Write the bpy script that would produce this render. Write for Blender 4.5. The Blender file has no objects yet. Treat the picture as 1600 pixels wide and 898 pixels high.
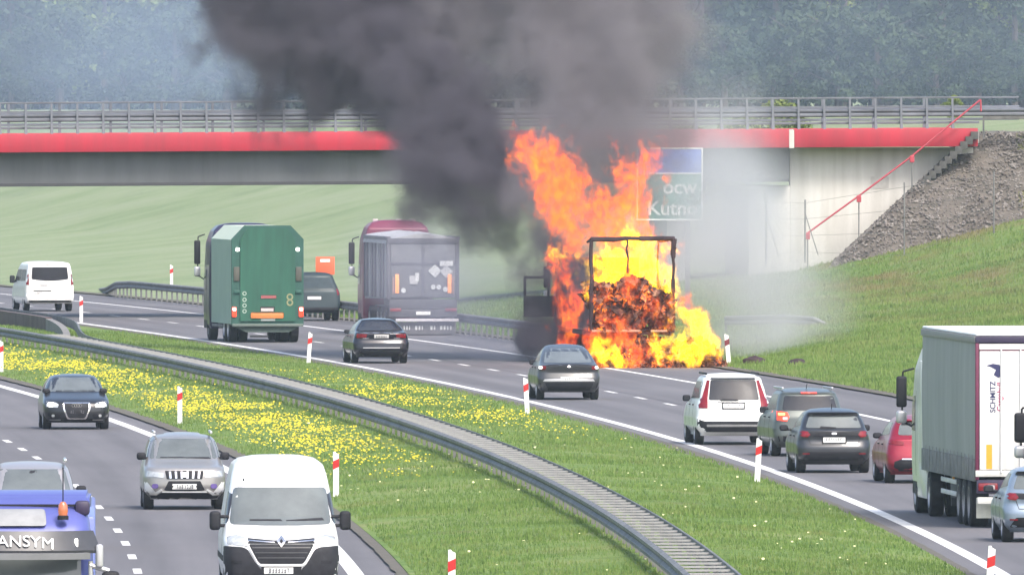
import bpy, bmesh, math, random
import numpy as np
from mathutils import Vector, Matrix, noise as mnoise
from mathutils.bvhtree import BVHTree

S = bpy.context.scene
COL = S.collection
rnd = random.Random(7)
nrng = np.random.default_rng(11)

# ---------------------------------------------------------------- camera
HAZE_D = 0.00007
FPX, CAM_H, HOR = 33400.0, 9.2, 125.0
PITCH = math.atan((449 - HOR) / FPX)
cam = bpy.data.cameras.new("camera")
cam.sensor_width = 36.0
cam.lens = 36.0 * FPX / 1600.0
cam.clip_start = 5.0
cam.clip_end = 9000.0
cam_o = bpy.data.objects.new("camera", cam)
cam_o.location = (0, 0, CAM_H)
cam_o.rotation_euler = (math.pi / 2 - PITCH, 0, 0)
COL.objects.link(cam_o)
S.camera = cam_o

# ---------------------------------------------------------------- light
SUN_EL = math.radians(52)
SUN_AZ = math.radians(152)          # clockwise from +Y: behind the camera, to the right
W = bpy.data.worlds.new("World")
S.world = W
W.use_nodes = True
wn = W.node_tree.nodes
wl = W.node_tree.links
sky = wn.new("ShaderNodeTexSky")
sky.sky_type = 'NISHITA'
sky.sun_disc = False
sky.sun_elevation = SUN_EL
sky.sun_rotation = SUN_AZ
sky.air_density = 1.0
sky.dust_density = 4.0
sky.ozone_density = 1.0
wl.new(sky.outputs[0], wn["Background"].inputs[0])
wn["Background"].inputs[1].default_value = 0.15
sun = bpy.data.lights.new("sun", 'SUN')
sun.energy = 1.5
sun.angle = math.radians(14)
sun.color = (1.0, 0.95, 0.88)
sun_o = bpy.data.objects.new("sun", sun)
sd = Vector((math.sin(SUN_AZ) * math.cos(SUN_EL), math.cos(SUN_AZ) * math.cos(SUN_EL), math.sin(SUN_EL)))
sun_o.rotation_euler = sd.to_track_quat('Z', 'Y').to_euler()
sun_o.location = (60, -60, 200)
COL.objects.link(sun_o)

S.view_settings.view_transform = 'Standard'
S.view_settings.look = 'None'
S.view_settings.exposure = 1.13
S.view_settings.gamma = 1.0
S.view_settings.use_curve_mapping = False
S.render.engine = 'CYCLES'
S.cycles.use_denoising = True
S.cycles.max_bounces = 6
S.cycles.diffuse_bounces = 2
S.cycles.glossy_bounces = 2
S.cycles.transmission_bounces = 3
S.cycles.transparent_max_bounces = 8
S.cycles.volume_bounces = 1
S.cycles.volume_max_steps = 256
S.cycles.caustics_reflective = False
S.cycles.caustics_refractive = False

# ---------------------------------------------------------------- maths of the place
RA, RB, RC = -1.09869171e-04, 7.06163976e-02, -1.56635134
def XL(Y):                 # left edge line of the right-hand carriageway
    return (RA * Y + RB) * Y + RC
def dXL(Y):
    return 2 * RA * Y + RB
def MED(Y):                # edge line of the oncoming carriageway, offset from XL
    return -12.05 - (np.minimum(Y, 800) - 399) * 0.0073
def RAIL(Y):               # median barrier, left rail, offset from XL
    return -6.55 - (np.minimum(Y, 740) - 368) * 0.0065
def P(px, py, z=0.0):      # picture point (1600 wide) to a place at height z
    x = (px - 800) / FPX
    v = (449 - py) / FPX
    dy = math.cos(PITCH) + v * math.sin(PITCH)
    dz = -math.sin(PITCH) + v * math.cos(PITCH)
    t = (z - CAM_H) / dz
    return x * t, dy * t
def PD(px, py, Y):         # picture point to a place at distance Y
    return (px - 800) / FPX * Y, CAM_H - (py - HOR) / FPX * Y

# ---------------------------------------------------------------- helpers
def tag(o, label=None, cat=None, group=None, kind=None):
    if label: o["label"] = label
    if cat: o["category"] = cat
    if group: o["group"] = group
    if kind: o["kind"] = kind
    return o
def empty(name, loc=(0, 0, 0), rz=0.0, parent=None):
    o = bpy.data.objects.new(name, None)
    o.empty_display_size = 0.3
    o.location = loc
    o.rotation_euler = (0, 0, rz)
    o.parent = parent
    COL.objects.link(o)
    return o
def mesh_of(bm, name, smooth=None):
    me = bpy.data.meshes.new(name)
    bm.to_mesh(me)
    bm.free()
    if smooth is not None:
        for p in me.polygons: p.use_smooth = True
        me.set_sharp_from_angle(angle=math.radians(smooth))
    return me
def link(name, me, mt=None, parent=None, loc=(0, 0, 0), rot=(0, 0, 0)):
    o = bpy.data.objects.new(name, me)
    if mt is not None and not me.materials: me.materials.append(mt)
    o.location = loc
    o.rotation_euler = rot
    o.parent = parent
    COL.objects.link(o)
    return o
def mk(name, bm, mt, parent=None, smooth=None, loc=(0, 0, 0), rot=(0, 0, 0)):
    return link(name, mesh_of(bm, name, smooth), mt, parent, loc, rot)
def pyd(name, v, f, mt, parent=None, smooth=None, loc=(0, 0, 0)):
    me = bpy.data.meshes.new(name)
    me.from_pydata(v, [], f)
    me.update()
    if smooth is not None:
        for p in me.polygons: p.use_smooth = True
        me.set_sharp_from_angle(angle=math.radians(smooth))
    return link(name, me, mt, parent, loc)
def box(bm, x0, x1, y0, y1, z0, z1, bev=0.0, seg=2):
    b = bmesh.new()
    bmesh.ops.create_cube(b, size=1.0)
    for v in b.verts:
        v.co = Vector(((x0 + x1) / 2 + v.co.x * (x1 - x0), (y0 + y1) / 2 + v.co.y * (y1 - y0), (z0 + z1) / 2 + v.co.z * (z1 - z0)))
    if bev > 0:
        bmesh.ops.bevel(b, geom=b.edges[:], offset=bev, segments=seg, affect='EDGES', profile=0.5)
    tmp = bpy.data.meshes.new("t")
    b.to_mesh(tmp); b.free()
    bm.from_mesh(tmp)
    bpy.data.meshes.remove(tmp)
    return bm
def bx(name, x0, x1, y0, y1, z0, z1, mt, parent, bev=0.0, **k):
    return mk(name, box(bmesh.new(), x0, x1, y0, y1, z0, z1, bev), mt, parent, smooth=35 if bev else None, **k)
def tube(bm, a, b, r, n=8, r2=None):
    a, b = Vector(a), Vector(b)
    d = b - a
    m = Matrix.Translation((a + b) / 2) @ d.to_track_quat('Z', 'Y').to_matrix().to_4x4()
    bmesh.ops.create_cone(bm, cap_ends=True, segments=n, radius1=r, radius2=r if r2 is None else r2, depth=d.length, matrix=m)
    return bm
def sweep(path, prof, closed=True):
    """prof: (lateral, height) ring carried along a level path of (x, y, z)."""
    v, f, n = [], [], len(prof)
    for i, p in enumerate(path):
        a = path[max(i - 1, 0)]; b = path[min(i + 1, len(path) - 1)]
        d = Vector((b[0] - a[0], b[1] - a[1], 0)).normalized()
        r = Vector((d.y, -d.x, 0))
        for (u, h) in prof:
            v.append((p[0] + r.x * u, p[1] + r.y * u, p[2] + h))
    for i in range(len(path) - 1):
        for j in range(n if closed else n - 1):
            k = (j + 1) % n
            f.append((i * n + j, i * n + k, (i + 1) * n + k, (i + 1) * n + j))
    if closed:
        f.append(tuple(range(n))[::-1])
        f.append(tuple((len(path) - 1) * n + j for j in range(n)))
    return v, f
def rounded(poly, r, n=3):
    out = []
    L = len(poly)
    for i in range(L):
        p = Vector(poly[i]); a = Vector(poly[i - 1]); b = Vector(poly[(i + 1) % L])
        ra = min(r, (a - p).length * 0.45); rb = min(r, (b - p).length * 0.45)
        s = p + (a - p).normalized() * ra; e = p + (b - p).normalized() * rb
        for k in range(n + 1):
            t = k / n
            out.append(tuple((1 - t) ** 2 * s + 2 * t * (1 - t) * p + t * t * e))
    return out
def text_mesh(s, size, depth=0.004, bold=0.0):
    cu = bpy.data.curves.new("text", 'FONT')
    cu.body = s; cu.size = size; cu.extrude = depth; cu.offset = bold
    cu.align_x = 'CENTER'; cu.align_y = 'CENTER'
    o = bpy.data.objects.new("text", cu)
    COL.objects.link(o)
    dg = bpy.context.evaluated_depsgraph_get()
    me = bpy.data.meshes.new_from_object(o.evaluated_get(dg))
    bpy.data.objects.remove(o)
    bpy.data.curves.remove(cu)
    me.materials.clear()
    return me

# ---------------------------------------------------------------- materials
MATS = {}
def mat(name, col, rough=0.5, metal=0.0, var=0.12, scale=6.0, coat=0.0, bump=0.0, bscale=40.0, col2=None, emit=None, estr=0.0, spec=0.5, streak=None):
    if name in MATS: return MATS[name]
    m = bpy.data.materials.new(name)
    m.use_nodes = True
    nt = m.node_tree; N = nt.nodes; Lk = nt.links
    p = N["Principled BSDF"]
    p.inputs["Roughness"].default_value = rough
    p.inputs["Metallic"].default_value = metal
    p.inputs["Specular IOR Level"].default_value = spec
    if coat:
        p.inputs["Coat Weight"].default_value = coat
        p.inputs["Coat Roughness"].default_value = 0.08
    tc = N.new("ShaderNodeTexCoord")
    nz = N.new("ShaderNodeTexNoise")
    nz.inputs["Scale"].default_value = scale
    nz.inputs["Detail"].default_value = 5.0
    nz.inputs["Roughness"].default_value = 0.6
    if streak:                      # dirt that runs down the surface
        mp = N.new("ShaderNodeVectorMath"); mp.operation = 'MULTIPLY'
        mp.inputs[1].default_value = streak
        Lk.new(tc.outputs["Object"], mp.inputs[0])
        Lk.new(mp.outputs[0], nz.inputs["Vector"])
    else:
        Lk.new(tc.outputs["Object"], nz.inputs["Vector"])
    rp = N.new("ShaderNodeValToRGB")
    c = Vector(col[:3])
    c2 = Vector(col2[:3]) if col2 else c * (1 - var)
    c1 = c if col2 else c * (1 + var)
    rp.color_ramp.elements[0].position = 0.3
    rp.color_ramp.elements[1].position = 0.7
    rp.color_ramp.elements[0].color = (*c2, 1)
    rp.color_ramp.elements[1].color = (*[min(1, x) for x in c1], 1)
    Lk.new(nz.outputs["Fac"], rp.inputs["Fac"])
    Lk.new(rp.outputs["Color"], p.inputs["Base Color"])
    if bump:
        n2 = N.new("ShaderNodeTexNoise")
        n2.inputs["Scale"].default_value = bscale
        n2.inputs["Detail"].default_value = 3
        Lk.new(tc.outputs["Object"], n2.inputs["Vector"])
        b = N.new("ShaderNodeBump")
        b.inputs["Strength"].default_value = bump
        b.inputs["Distance"].default_value = 0.05
        Lk.new(n2.outputs["Fac"], b.inputs["Height"])
        Lk.new(b.outputs["Normal"], p.inputs["Normal"])
    if emit:
        p.inputs["Emission Color"].default_value = (*emit, 1)
        p.inputs["Emission Strength"].default_value = estr
    MATS[name] = m
    return m

class NB:
    """small node builder"""
    def __init__(s, m):
        m.use_nodes = True
        s.nt = m.node_tree; s.N = s.nt.nodes; s.L = s.nt.links
    def put(s, sock, v):
        if hasattr(v, "is_output"): s.L.new(v, sock)
        else: sock.default_value = v
    def m(s, op, a, b=None, c=None, clamp=False):
        n = s.N.new("ShaderNodeMath"); n.operation = op; n.use_clamp = clamp
        s.put(n.inputs[0], a)
        if b is not None: s.put(n.inputs[1], b)
        if c is not None: s.put(n.inputs[2], c)
        return n.outputs[0]
    def v(s, op, a, b=None, c=None):
        n = s.N.new("ShaderNodeVectorMath"); n.operation = op
        s.put(n.inputs[0], a)
        if b is not None:
            if op == 'SCALE': s.put(n.inputs["Scale"], b)
            else: s.put(n.inputs[1], b)
        if c is not None: s.put(n.inputs[2], c)
        return n.outputs["Value"] if op in ('DOT_PRODUCT', 'LENGTH', 'DISTANCE') else n.outputs[0]
    def noise(s, vec, scale, detail=4.0, rough=0.6, dist=0.0):
        n = s.N.new("ShaderNodeTexNoise")
        s.put(n.inputs["Vector"], vec)
        n.inputs["Scale"].default_value = scale
        n.inputs["Detail"].default_value = detail
        n.inputs["Roughness"].default_value = rough
        n.inputs["Distortion"].default_value = dist
        return n
    def ramp(s, fac, stops):
        n = s.N.new("ShaderNodeValToRGB")
        s.put(n.inputs[0], fac)
        e = n.color_ramp.elements
        while len(e) < len(stops): e.new(0.5)
        for q, (p, c) in zip(e, stops):
            q.position = p; q.color = (*c, 1)
        return n.outputs[0]
    def mix(s, f, a, b):
        n = s.N.new("ShaderNodeMix"); n.data_type = 'RGBA'
        s.put(n.inputs[0], f); s.put(n.inputs[6], a); s.put(n.inputs[7], b)
        return n.outputs[2]
# ================================================================ SETTING
EM = dict(x=17.9, y=831.0, top=7.15)
def slope_z(D):
    D = np.maximum(D, 0)
    z = 0.1 * np.maximum(D - 0.8, 0) + 0.14 * np.maximum(D - 18.0, 0)
    return np.minimum(z, 7.4)
def terrain_z(X, Y):
    t = X - XL(Y)
    m = MED(Y)
    z = np.full(np.shape(X), 0.03)
    z = np.where((t > -0.75) & (t < 11.25), -0.06, z)
    z = np.where((t < m + 0.95) & (t > m - 11), -0.06, z)
    z = np.where(t >= 11.25, 0.03 + slope_z(t - 11.25), z)
    z = np.where(t <= m - 11, 0.03 + 0.1 * np.minimum(np.maximum(m - 12 - t, 0), 60), z)
    md = (t <= -0.75) & (t >= m + 0.95)
    c = (m + 0.1) / 2
    z = np.where(md, 0.03 + 0.26 * np.maximum(0, 1 - ((t - c) / 5.6) ** 2) ** 1.3, z)
    return z

def dry_patches(b, g, c):
    """straw towards the bridge embankment, thin tan and lush dark patches everywhere"""
    sx = b.N.new("ShaderNodeSeparateXYZ"); b.L.new(g, sx.inputs[0])
    gs = b.v('MULTIPLY', g, (1, .35, 1))
    n4 = b.noise(gs, 0.3, 4, 0.65).outputs["Fac"]
    nr = b.m('MULTIPLY', b.m('MULTIPLY', b.m('SUBTRACT', sx.outputs[1], 690.0), 0.012, clamp=True), b.m('MULTIPLY', b.m('SUBTRACT', sx.outputs[0], 4.0), 0.12, clamp=True))
    dry = b.m('MULTIPLY', nr, b.m('MULTIPLY', b.m('SUBTRACT', n4, 0.44), 5.0, clamp=True), clamp=True)
    c = b.mix(b.m('MULTIPLY', dry, 0.75), c, (0.19, 0.145, 0.075, 1))
    n5 = b.noise(b.v('ADD', gs, (31, 7, 0)), 0.42, 5, 0.7).outputs["Fac"]
    c = b.mix(b.m('MULTIPLY', b.m('MULTIPLY', b.m('SUBTRACT', n5, 0.56), 6.0, clamp=True), 0.4), c, (0.22, 0.175, 0.08, 1))
    c = b.mix(b.m('MULTIPLY', b.m('MULTIPLY', b.m('SUBTRACT', 0.44, n5), 7.0, clamp=True), 0.5), c, (0.045, 0.085, 0.02, 1))
    return c
def grass_material(name, far=False):
    m = bpy.data.materials.new(name)
    b = NB(m)
    p = b.N["Principled BSDF"]
    p.inputs["Roughness"].default_value = 0.9
    p.inputs["Specular IOR Level"].default_value = 0.15
    g = b.N.new("ShaderNodeNewGeometry").outputs["Position"]
    n1 = b.noise(g, 0.16, 5, 0.6).outputs["Fac"]
    n2 = b.noise(g, 1.3, 5, 0.65).outputs["Fac"]
    n3 = b.noise(g, 9.0, 3, 0.6).outputs["Fac"]
    k = b.m('ADD', b.m('MULTIPLY', n1, 0.5), b.m('ADD', b.m('MULTIPLY', n2, 0.3), b.m('MULTIPLY', n3, 0.2)))
    c = b.ramp(k, [(0.34, (0.07, 0.125, 0.03)), (0.46, (0.115, 0.185, 0.046)), (0.55, (0.16, 0.215, 0.066)), (0.68, (0.23, 0.21, 0.1))])
    sx = b.N.new("ShaderNodeSeparateXYZ"); b.L.new(g, sx.inputs[0])
    c = dry_patches(b, g, c)
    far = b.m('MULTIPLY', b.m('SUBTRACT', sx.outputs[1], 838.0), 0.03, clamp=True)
    c = b.mix(b.m('MULTIPLY', far, b.m('MULTIPLY_ADD', n1, 0.9, 0.22)), c, (0.235, 0.27, 0.175, 1))  # far bank paled: haze is mixed into the colour along with straw
    b.L.new(c, p.inputs["Base Color"])
    bp = b.N.new("ShaderNodeBump"); bp.inputs["Strength"].default_value = 0.6; bp.inputs["Distance"].default_value = 0.12
    b.L.new(b.noise(g, 4.0, 5, 0.7).outputs["Fac"], bp.inputs["Height"])
    b.L.new(bp.outputs[0], p.inputs["Normal"])
    return m
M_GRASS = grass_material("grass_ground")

def make_ground():
    ys = np.concatenate([np.arange(120, 340, 20), np.arange(340, 1080, 4.0), np.arange(1080, 1500, 20), [1500, 1700, 2000, 2600, 3500, 6000]])
    rel = sorted(set([-900, -500, -250, -120, -75, -50, -40, -34, -30, -28] + [-0.74, 0, 1, 2, 3, 8, 11.2, 11.245] +
        [11.25 + d for d in (0.0, 0.02, 0.8, 1.6, 2.5, 4, 6, 8, 10, 12, 14, 15, 16, 17, 18, 20, 22, 24, 26, 28, 32, 36, 40, 44, 50, 60, 80, 120, 200, 400, 900)] + [-0.75, -0.77]))
    # median columns follow both edges
    fr = [0, 0.002, 0.06, 0.12, 0.2, 0.3, 0.4, 0.5, 0.6, 0.7, 0.8, 0.88, 0.94, 0.998]
    v, cols = [], None
    for Y in ys:
        m = float(MED(Y))
        row = [-900, -500, -250, -120, -75, -50, -40, -33, -28] + [m - 12, m - 11.02, m - 10.98, m - 5, m + 0.93]
        a, b_ = m + 0.95, -0.76
        row += [a + (b_ - a) * q for q in fr]
        row += [r for r in rel if r >= -0.75]
        x0 = float(XL(Y))
        X = np.array(row) + x0
        Z = terrain_z(X, np.full(len(X), Y))
        cols = len(row)
        for x, z, r in zip(X, Z, row):
            q = mnoise.noise(Vector((x * 0.16, Y * 0.12, 0))) * 0.05 + mnoise.noise(Vector((x * 0.6, Y * 0.3, 3))) * 0.03 if (r > 12.5 or (m + 1.5 < r < -1.6)) else 0
            v.append((x, Y, z + q))
    f = []
    for i in range(len(ys) - 1):
        for j in range(cols - 1):
            a = i * cols + j
            f.append((a, a + 1, a + cols + 1, a + cols))
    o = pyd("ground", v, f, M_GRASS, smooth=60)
    tag(o, kind="structure")
make_ground()

# asphalt ------------------------------------------------------------------
def asphalt(name, base, tint):
    m = bpy.data.materials.new(name)
    b = NB(m)
    p = b.N["Principled BSDF"]
    p.inputs["Roughness"].default_value = 0.82
    p.inputs["Specular IOR Level"].default_value = 0.35
    uv = b.N.new("ShaderNodeUVMap").outputs[0]
    g = b.N.new("ShaderNodeNewGeometry").outputs["Position"]
    su = b.N.new("ShaderNodeSeparateXYZ"); b.L.new(uv, su.inputs[0])
    long = b.v('MULTIPLY', uv, (1.1, 0.012, 1))
    st = b.noise(long, 1.0, 4, 0.6).outputs["Fac"]            # long streaks along the lanes
    pt = b.noise(b.v('MULTIPLY', uv, (0.4, 0.05, 1)), 1.0, 4, 0.6).outputs["Fac"]
    gr = b.noise(g, 30.0, 3, 0.7).outputs["Fac"]
    # two polished wheel paths in each 3.7 m lane
    wp = b.m('COSINE', b.m('MULTIPLY', su.outputs[0], 2 * math.pi / 1.87))
    k = b.m('ADD', b.m('MULTIPLY', st, 0.5), b.m('ADD', b.m('MULTIPLY', pt, 0.4), b.m('MULTIPLY', gr, 0.1)))
    k = b.m('ADD', k, b.m('MULTIPLY', wp, 0.05))
    c = b.ramp(k, [(0.28, tuple(x * 0.66 for x in base)), (0.5, base), (0.72, tuple(x * 1.28 for x in tint))])
    b.L.new(c, p.inputs["Base Color"])
    bp = b.N.new("ShaderNodeBump"); bp.inputs["Strength"].default_value = 0.25; bp.inputs["Distance"].default_value = 0.02
    b.L.new(gr, bp.inputs["Height"]); b.L.new(bp.outputs[0], p.inputs["Normal"])
    return m
M_TARJ = mat('tar_joint', (0.06, 0.055, 0.06), 0.7)
M_ASPH = asphalt("asphalt", (0.124, 0.119, 0.125), (0.13, 0.124, 0.128))
M_PAINT = mat("road_paint", (0.78, 0.77, 0.74), 0.65, col2=(0.5, 0.49, 0.47), scale=2.5)
M_VERGE = mat("verge_soil", (0.12, 0.1, 0.085), 0.95, col2=(0.075, 0.075, 0.05), scale=1.6, bump=0.5, bscale=8)

YS = np.concatenate([np.arange(150, 340, 10), np.arange(340, 1000, 3.0), np.arange(1000, 1400, 10)])
def strip(name, t0, t1, z, mt, parent=None, ys=YS, uv=True):
    v, f = [], []
    n = 7
    for Y in ys:
        a = t0(Y) if callable(t0) else t0
        b = t1(Y) if callable(t1) else t1
        for q in range(n):
            v.append((float(XL(Y)) + a + (b - a) * q / (n - 1), Y, z))
    for i in range(len(ys) - 1):
        for q in range(n - 1):
            k = i * n + q
            f.append((k, k + 1, k + n + 1, k + n))
    o = pyd(name, v, f, mt, parent)
    if uv:
        ul = o.data.uv_layers.new(name="UVMap")
        co = np.array(v)
        idx = np.array([l.vertex_index for l in o.data.loops])
        uvs = np.c_[co[idx, 0] - XL(co[idx, 1]), co[idx, 1]]
        ul.data.foreach_set("uv", uvs.ravel())
    return o
right_road = tag(strip("right_carriageway", -0.72, 11.2, 0.0, M_ASPH), kind="structure")
left_road = tag(strip("left_carriageway", lambda Y: float(MED(Y)) - 10.9, lambda Y: float(MED(Y)) + 0.9, 0.0, M_ASPH), kind="structure")
def wob(Y, k): return mnoise.noise(Vector((Y * 0.35, k, 0))) * 0.1 + mnoise.noise(Vector((Y * 1.4, k, 5))) * 0.04
VYS = np.arange(340, 1000, 1.0)
tag(strip("verge", lambda Y: 11.05 + wob(Y, 1), lambda Y: 11.75 + wob(Y, 9) * 2.0, 0.045, M_VERGE, ys=VYS, uv=False), kind="structure")
tag(strip("verge", lambda Y: float(MED(Y)) + 0.72 + wob(Y, 3) * 0.5, lambda Y: float(MED(Y)) + 1.15 + wob(Y, 4), 0.04, M_VERGE, ys=VYS, uv=False), kind="structure")
tag(strip("verge", lambda Y: -0.98 + wob(Y, 5), lambda Y: -0.56 + wob(Y, 6) * 0.4, 0.04, M_VERGE, ys=VYS, uv=False), kind="structure")
strip("edge_line", -0.14, 0.14, 0.005, M_PAINT, right_road, uv=False)
strip("edge_line", 7.5, 7.72, 0.005, M_PAINT, right_road, uv=False)
strip("edge_line", lambda Y: float(MED(Y)) - 0.15, lambda Y: float(MED(Y)) + 0.15, 0.005, M_PAINT, left_road, uv=False)
def jit(Y, k): return mnoise.noise(Vector((Y * 0.05, k, 2))) * 0.05
strip("tar_joint", lambda Y: 3.92 + jit(Y, 1), lambda Y: 3.965 + jit(Y, 1), 0.004, M_TARJ, right_road, uv=False)
strip("tar_joint", lambda Y: 7.86 + jit(Y, 2), lambda Y: 7.91 + jit(Y, 2), 0.004, M_TARJ, right_road, uv=False)
def dashes(parent, off, phase, y0, y1):
    me = None
    Y = phase
    while Y < y1:
        if Y >= y0:
            if me is None:
                b = bmesh.new()
                vs = [b.verts.new(c) for c in ((-0.08, -2, 0), (0.08, -2, 0), (0.08, 2, 0), (-0.08, 2, 0))]
                b.faces.new(vs)
                me = mesh_of(b, "lane_dash")
            o_ = off(Y) if callable(off) else off
            d = dXL(Y) + (-0.0073 if callable(off) else 0)
            link("lane_dash", me, M_PAINT, parent, (float(XL(Y)) + o_, Y, 0.005), (0, 0, -math.atan(d)))
        Y += 12.0
dashes(right_road, 3.64, 522.5 - 12 * 14, 350, 930)
dashes(left_road, lambda Y: float(MED(Y)) - 4.05, 532.7 - 12 * 14, 350, 700)

# embankment of the crossing road ------------------------------------------
def emb_z(X, Y):
    z = min(EM['top'], EM['top'] - (EM['y'] - Y) / 1.55 if Y < EM['y'] else EM['top'])
    return min(z, EM['top'] - (EM['x'] - X) * 0.93)
M_GRAVEL = mat("gravel_fill", (0.14, 0.12, 0.1), 0.95, col2=(0.07, 0.062, 0.05), scale=1.4, bump=0.8, bscale=6)
M_DRY = mat("dry_grass_bank", (0.17, 0.135, 0.07), 0.95, col2=(0.09, 0.1, 0.035), scale=0.5, bump=0.6, bscale=5)
def make_emb():
    xs = np.concatenate([np.arange(10.4, 22.0, 0.4), np.arange(22, 90, 3.0)])
    ysq = np.concatenate([np.arange(820.0, 831.3, 0.5), [831.5, 834, 838, 842, 846, 852, 858]])
    v, f = [], []
    for Y in ysq:
        for X in xs:
            z = emb_z(X, Y) if Y < 842 else EM['top'] - max(0, Y - 842) / 1.6
            z = min(z, EM['top'] - (EM['x'] - X) * 0.93)
            z += mnoise.noise(Vector((X * 0.8, Y * 0.8, 0))) * 0.12
            v.append((X, Y, z))
    n = len(xs)
    for i in range(len(ysq) - 1):
        for j in range(n - 1):
            a = i * n + j
            f.append((a, a + 1, a + n + 1, a + n))
    o = pyd("embankment", v, f, M_GRAVEL, smooth=60)
    o.data.materials.append(M_DRY)
    for p in o.data.polygons:
        if p.center.x > 20.0 + 0.35 * math.sin(p.center.y * 1.7) : p.material_index = 1
    tag(o, kind="structure")
    # loose stones over the cone
    tv, tf = [], []
    base = bmesh.new(); bmesh.ops.create_icosphere(base, subdivisions=1, radius=1)
    bv = [v_.co.copy() for v_ in base.verts]; bf = [[q.index for q in fc.verts] for fc in base.faces]
    base.free()
    for k in range(6500):
        X = rnd.uniform(12.0, 20.3); Y = rnd.uniform(822.5, 831.0)
        z = emb_z(X, Y)
        if z < terrain_z(np.array(X), np.array(Y)) - 0.1: continue
        r = rnd.uniform(0.016, 0.055) * (1.6 if rnd.random() < 0.08 else 1)
        n0 = len(tv)
        q = Matrix.Rotation(rnd.uniform(0, 6.28), 3, Vector((rnd.uniform(-1, 1), rnd.uniform(-1, 1), rnd.uniform(-1, 1))).normalized())
        for c in bv:
            w = q @ Vector((c.x * r * 1.5, c.y * r, c.z * r * 0.8)) * rnd.uniform(0.8, 1.15)
            tv.append((X + w.x, Y + w.y, z + 0.05 + w.z))
        tf += [[n0 + i for i in fc] for fc in bf]
    st = pyd("loose_stones", tv, tf, mat("stone", (0.27, 0.245, 0.22), 0.9, col2=(0.075, 0.062, 0.055), scale=2.0))
    tag(st, "broken grey stones covering the embankment cone beside the bridge", "gravel", kind="stuff")
make_emb()

# vegetation sheets ----------------------------------------------------------
def blades(name, pts, h0, h1, w, mt, label, cat, lean=0.35):
    n = len(pts)
    a = nrng.uniform(0, 2 * math.pi, n)
    h = nrng.uniform(h0, h1, n)
    la = nrng.uniform(0, 2 * math.pi, n)
    ln = nrng.uniform(0.05, lean, n) * h
    wx, wy = np.cos(a) * w / 2, np.sin(a) * w / 2
    v = np.empty((n, 3, 3))
    v[:, 0] = np.c_[pts[:, 0] - wx, pts[:, 1] - wy, pts[:, 2] - 0.02]
    v[:, 1] = np.c_[pts[:, 0] + wx, pts[:, 1] + wy, pts[:, 2] - 0.02]
    v[:, 2] = np.c_[pts[:, 0] + np.cos(la) * ln, pts[:, 1] + np.sin(la) * ln, pts[:, 2] + h]
    me = bpy.data.meshes.new(name)
    me.vertices.add(n * 3); me.loops.add(n * 3); me.polygons.add(n)
    me.vertices.foreach_set("co", v.ravel())
    me.loops.foreach_set("vertex_index", np.arange(n * 3))
    me.polygons.foreach_set("loop_start", np.arange(n) * 3)
    me.polygons.foreach_set("loop_total", np.full(n, 3))
    me.update()
    o = link(name, me, mt)
    return tag(o, label, cat, kind="stuff")
def val_noise(x, y, s, k=0):
    return np.array([mnoise.noise(Vector((a * s, b * s * 0.6, k))) for a, b in zip(x, y)])
def blade_mat(name, lo, mid, hi):
    m = bpy.data.materials.new(name)
    b = NB(m)
    p = b.N["Principled BSDF"]
    p.inputs["Roughness"].default_value = 0.75
    p.inputs["Specular IOR Level"].default_value = 0.2
    g = b.N.new("ShaderNodeNewGeometry").outputs["Position"]
    k = b.m('ADD', b.m('MULTIPLY', b.noise(g, 0.3, 4).outputs["Fac"], 0.55), b.m('MULTIPLY', b.noise(g, 7.0, 3, 0.7).outputs["Fac"], 0.45))
    b.L.new(dry_patches(b, g, b.ramp(k, [(0.36, lo), (0.5, mid), (0.64, hi)])), p.inputs["Base Color"])
    return m
M_BLADE = blade_mat("grass_blade", (0.08, 0.14, 0.03), (0.135, 0.215, 0.052), (0.2, 0.23, 0.082))
def scatter(n, y0, y1, tf, power=1.0):
    Y = y0 + (y1 - y0) * nrng.random(n) ** power
    u = nrng.random(n)
    a, b = tf(Y)
    X = XL(Y) + a + (b - a) * u
    return X, Y
X, Y = scatter(270000, 350, 780, lambda Y: (MED(Y) + 1.05, np.full(len(Y), -0.8)), 1.35)
nz_ = val_noise(X[::1], Y, 0.35)
keep = nrng.random(len(X)) < 0.75 + nz_ * 0.9
X, Y = X[keep], Y[keep]
blades("grass", np.c_[X, Y, terrain_z(X, Y)], 0.03, 0.1, 0.035, M_BLADE, "bright green mown grass of the central reservation", "grass")
X, Y = scatter(170000, 560, 835, lambda Y: (np.full(len(Y), 11.5), 11.5 + 26 * np.clip((Y - 520) / 300, 0.1, 1)), 1.0)
k2 = X / Y < 0.0262
X, Y = X[k2], Y[k2]
blades("grass", np.c_[X, Y, terrain_z(X, Y) + 0.02], 0.04, 0.14, 0.045, M_BLADE, "green grass on the cutting slope right of the burning truck", "grass")
# yellow flowers
def flowers(name, X, Y, label):
    n = len(X)
    z = terrain_z(X, Y) + nrng.uniform(0.05, 0.2, n)
    r = nrng.uniform(0.015, 0.034, n)
    yw = nrng.uniform(0, 6.28, n); ti = nrng.uniform(-0.2, 0.9, n)
    v = np.empty((n, 5, 3))
    for k in range(5):
        a = yw + k * 2 * math.pi / 5
        v[:, k] = np.c_[X + np.cos(a) * r, Y + np.sin(a) * r * np.cos(ti), z - np.sin(a) * r * np.sin(ti) * -1]
    me = bpy.data.meshes.new(name)
    me.vertices.add(n * 5); me.loops.add(n * 5); me.polygons.add(n)
    me.vertices.foreach_set("co", v.ravel())
    me.loops.foreach_set("vertex_index", np.arange(n * 5))
    me.polygons.foreach_set("loop_start", np.arange(n) * 5)
    me.polygons.foreach_set("loop_total", np.full(n, 5))
    me.update()
    tag(link(name, me, mat("yellow_petal", (0.5, 0.42, 0.015), 0.7, var=0.3, scale=6)), label, "flowers", kind="stuff")
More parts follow.
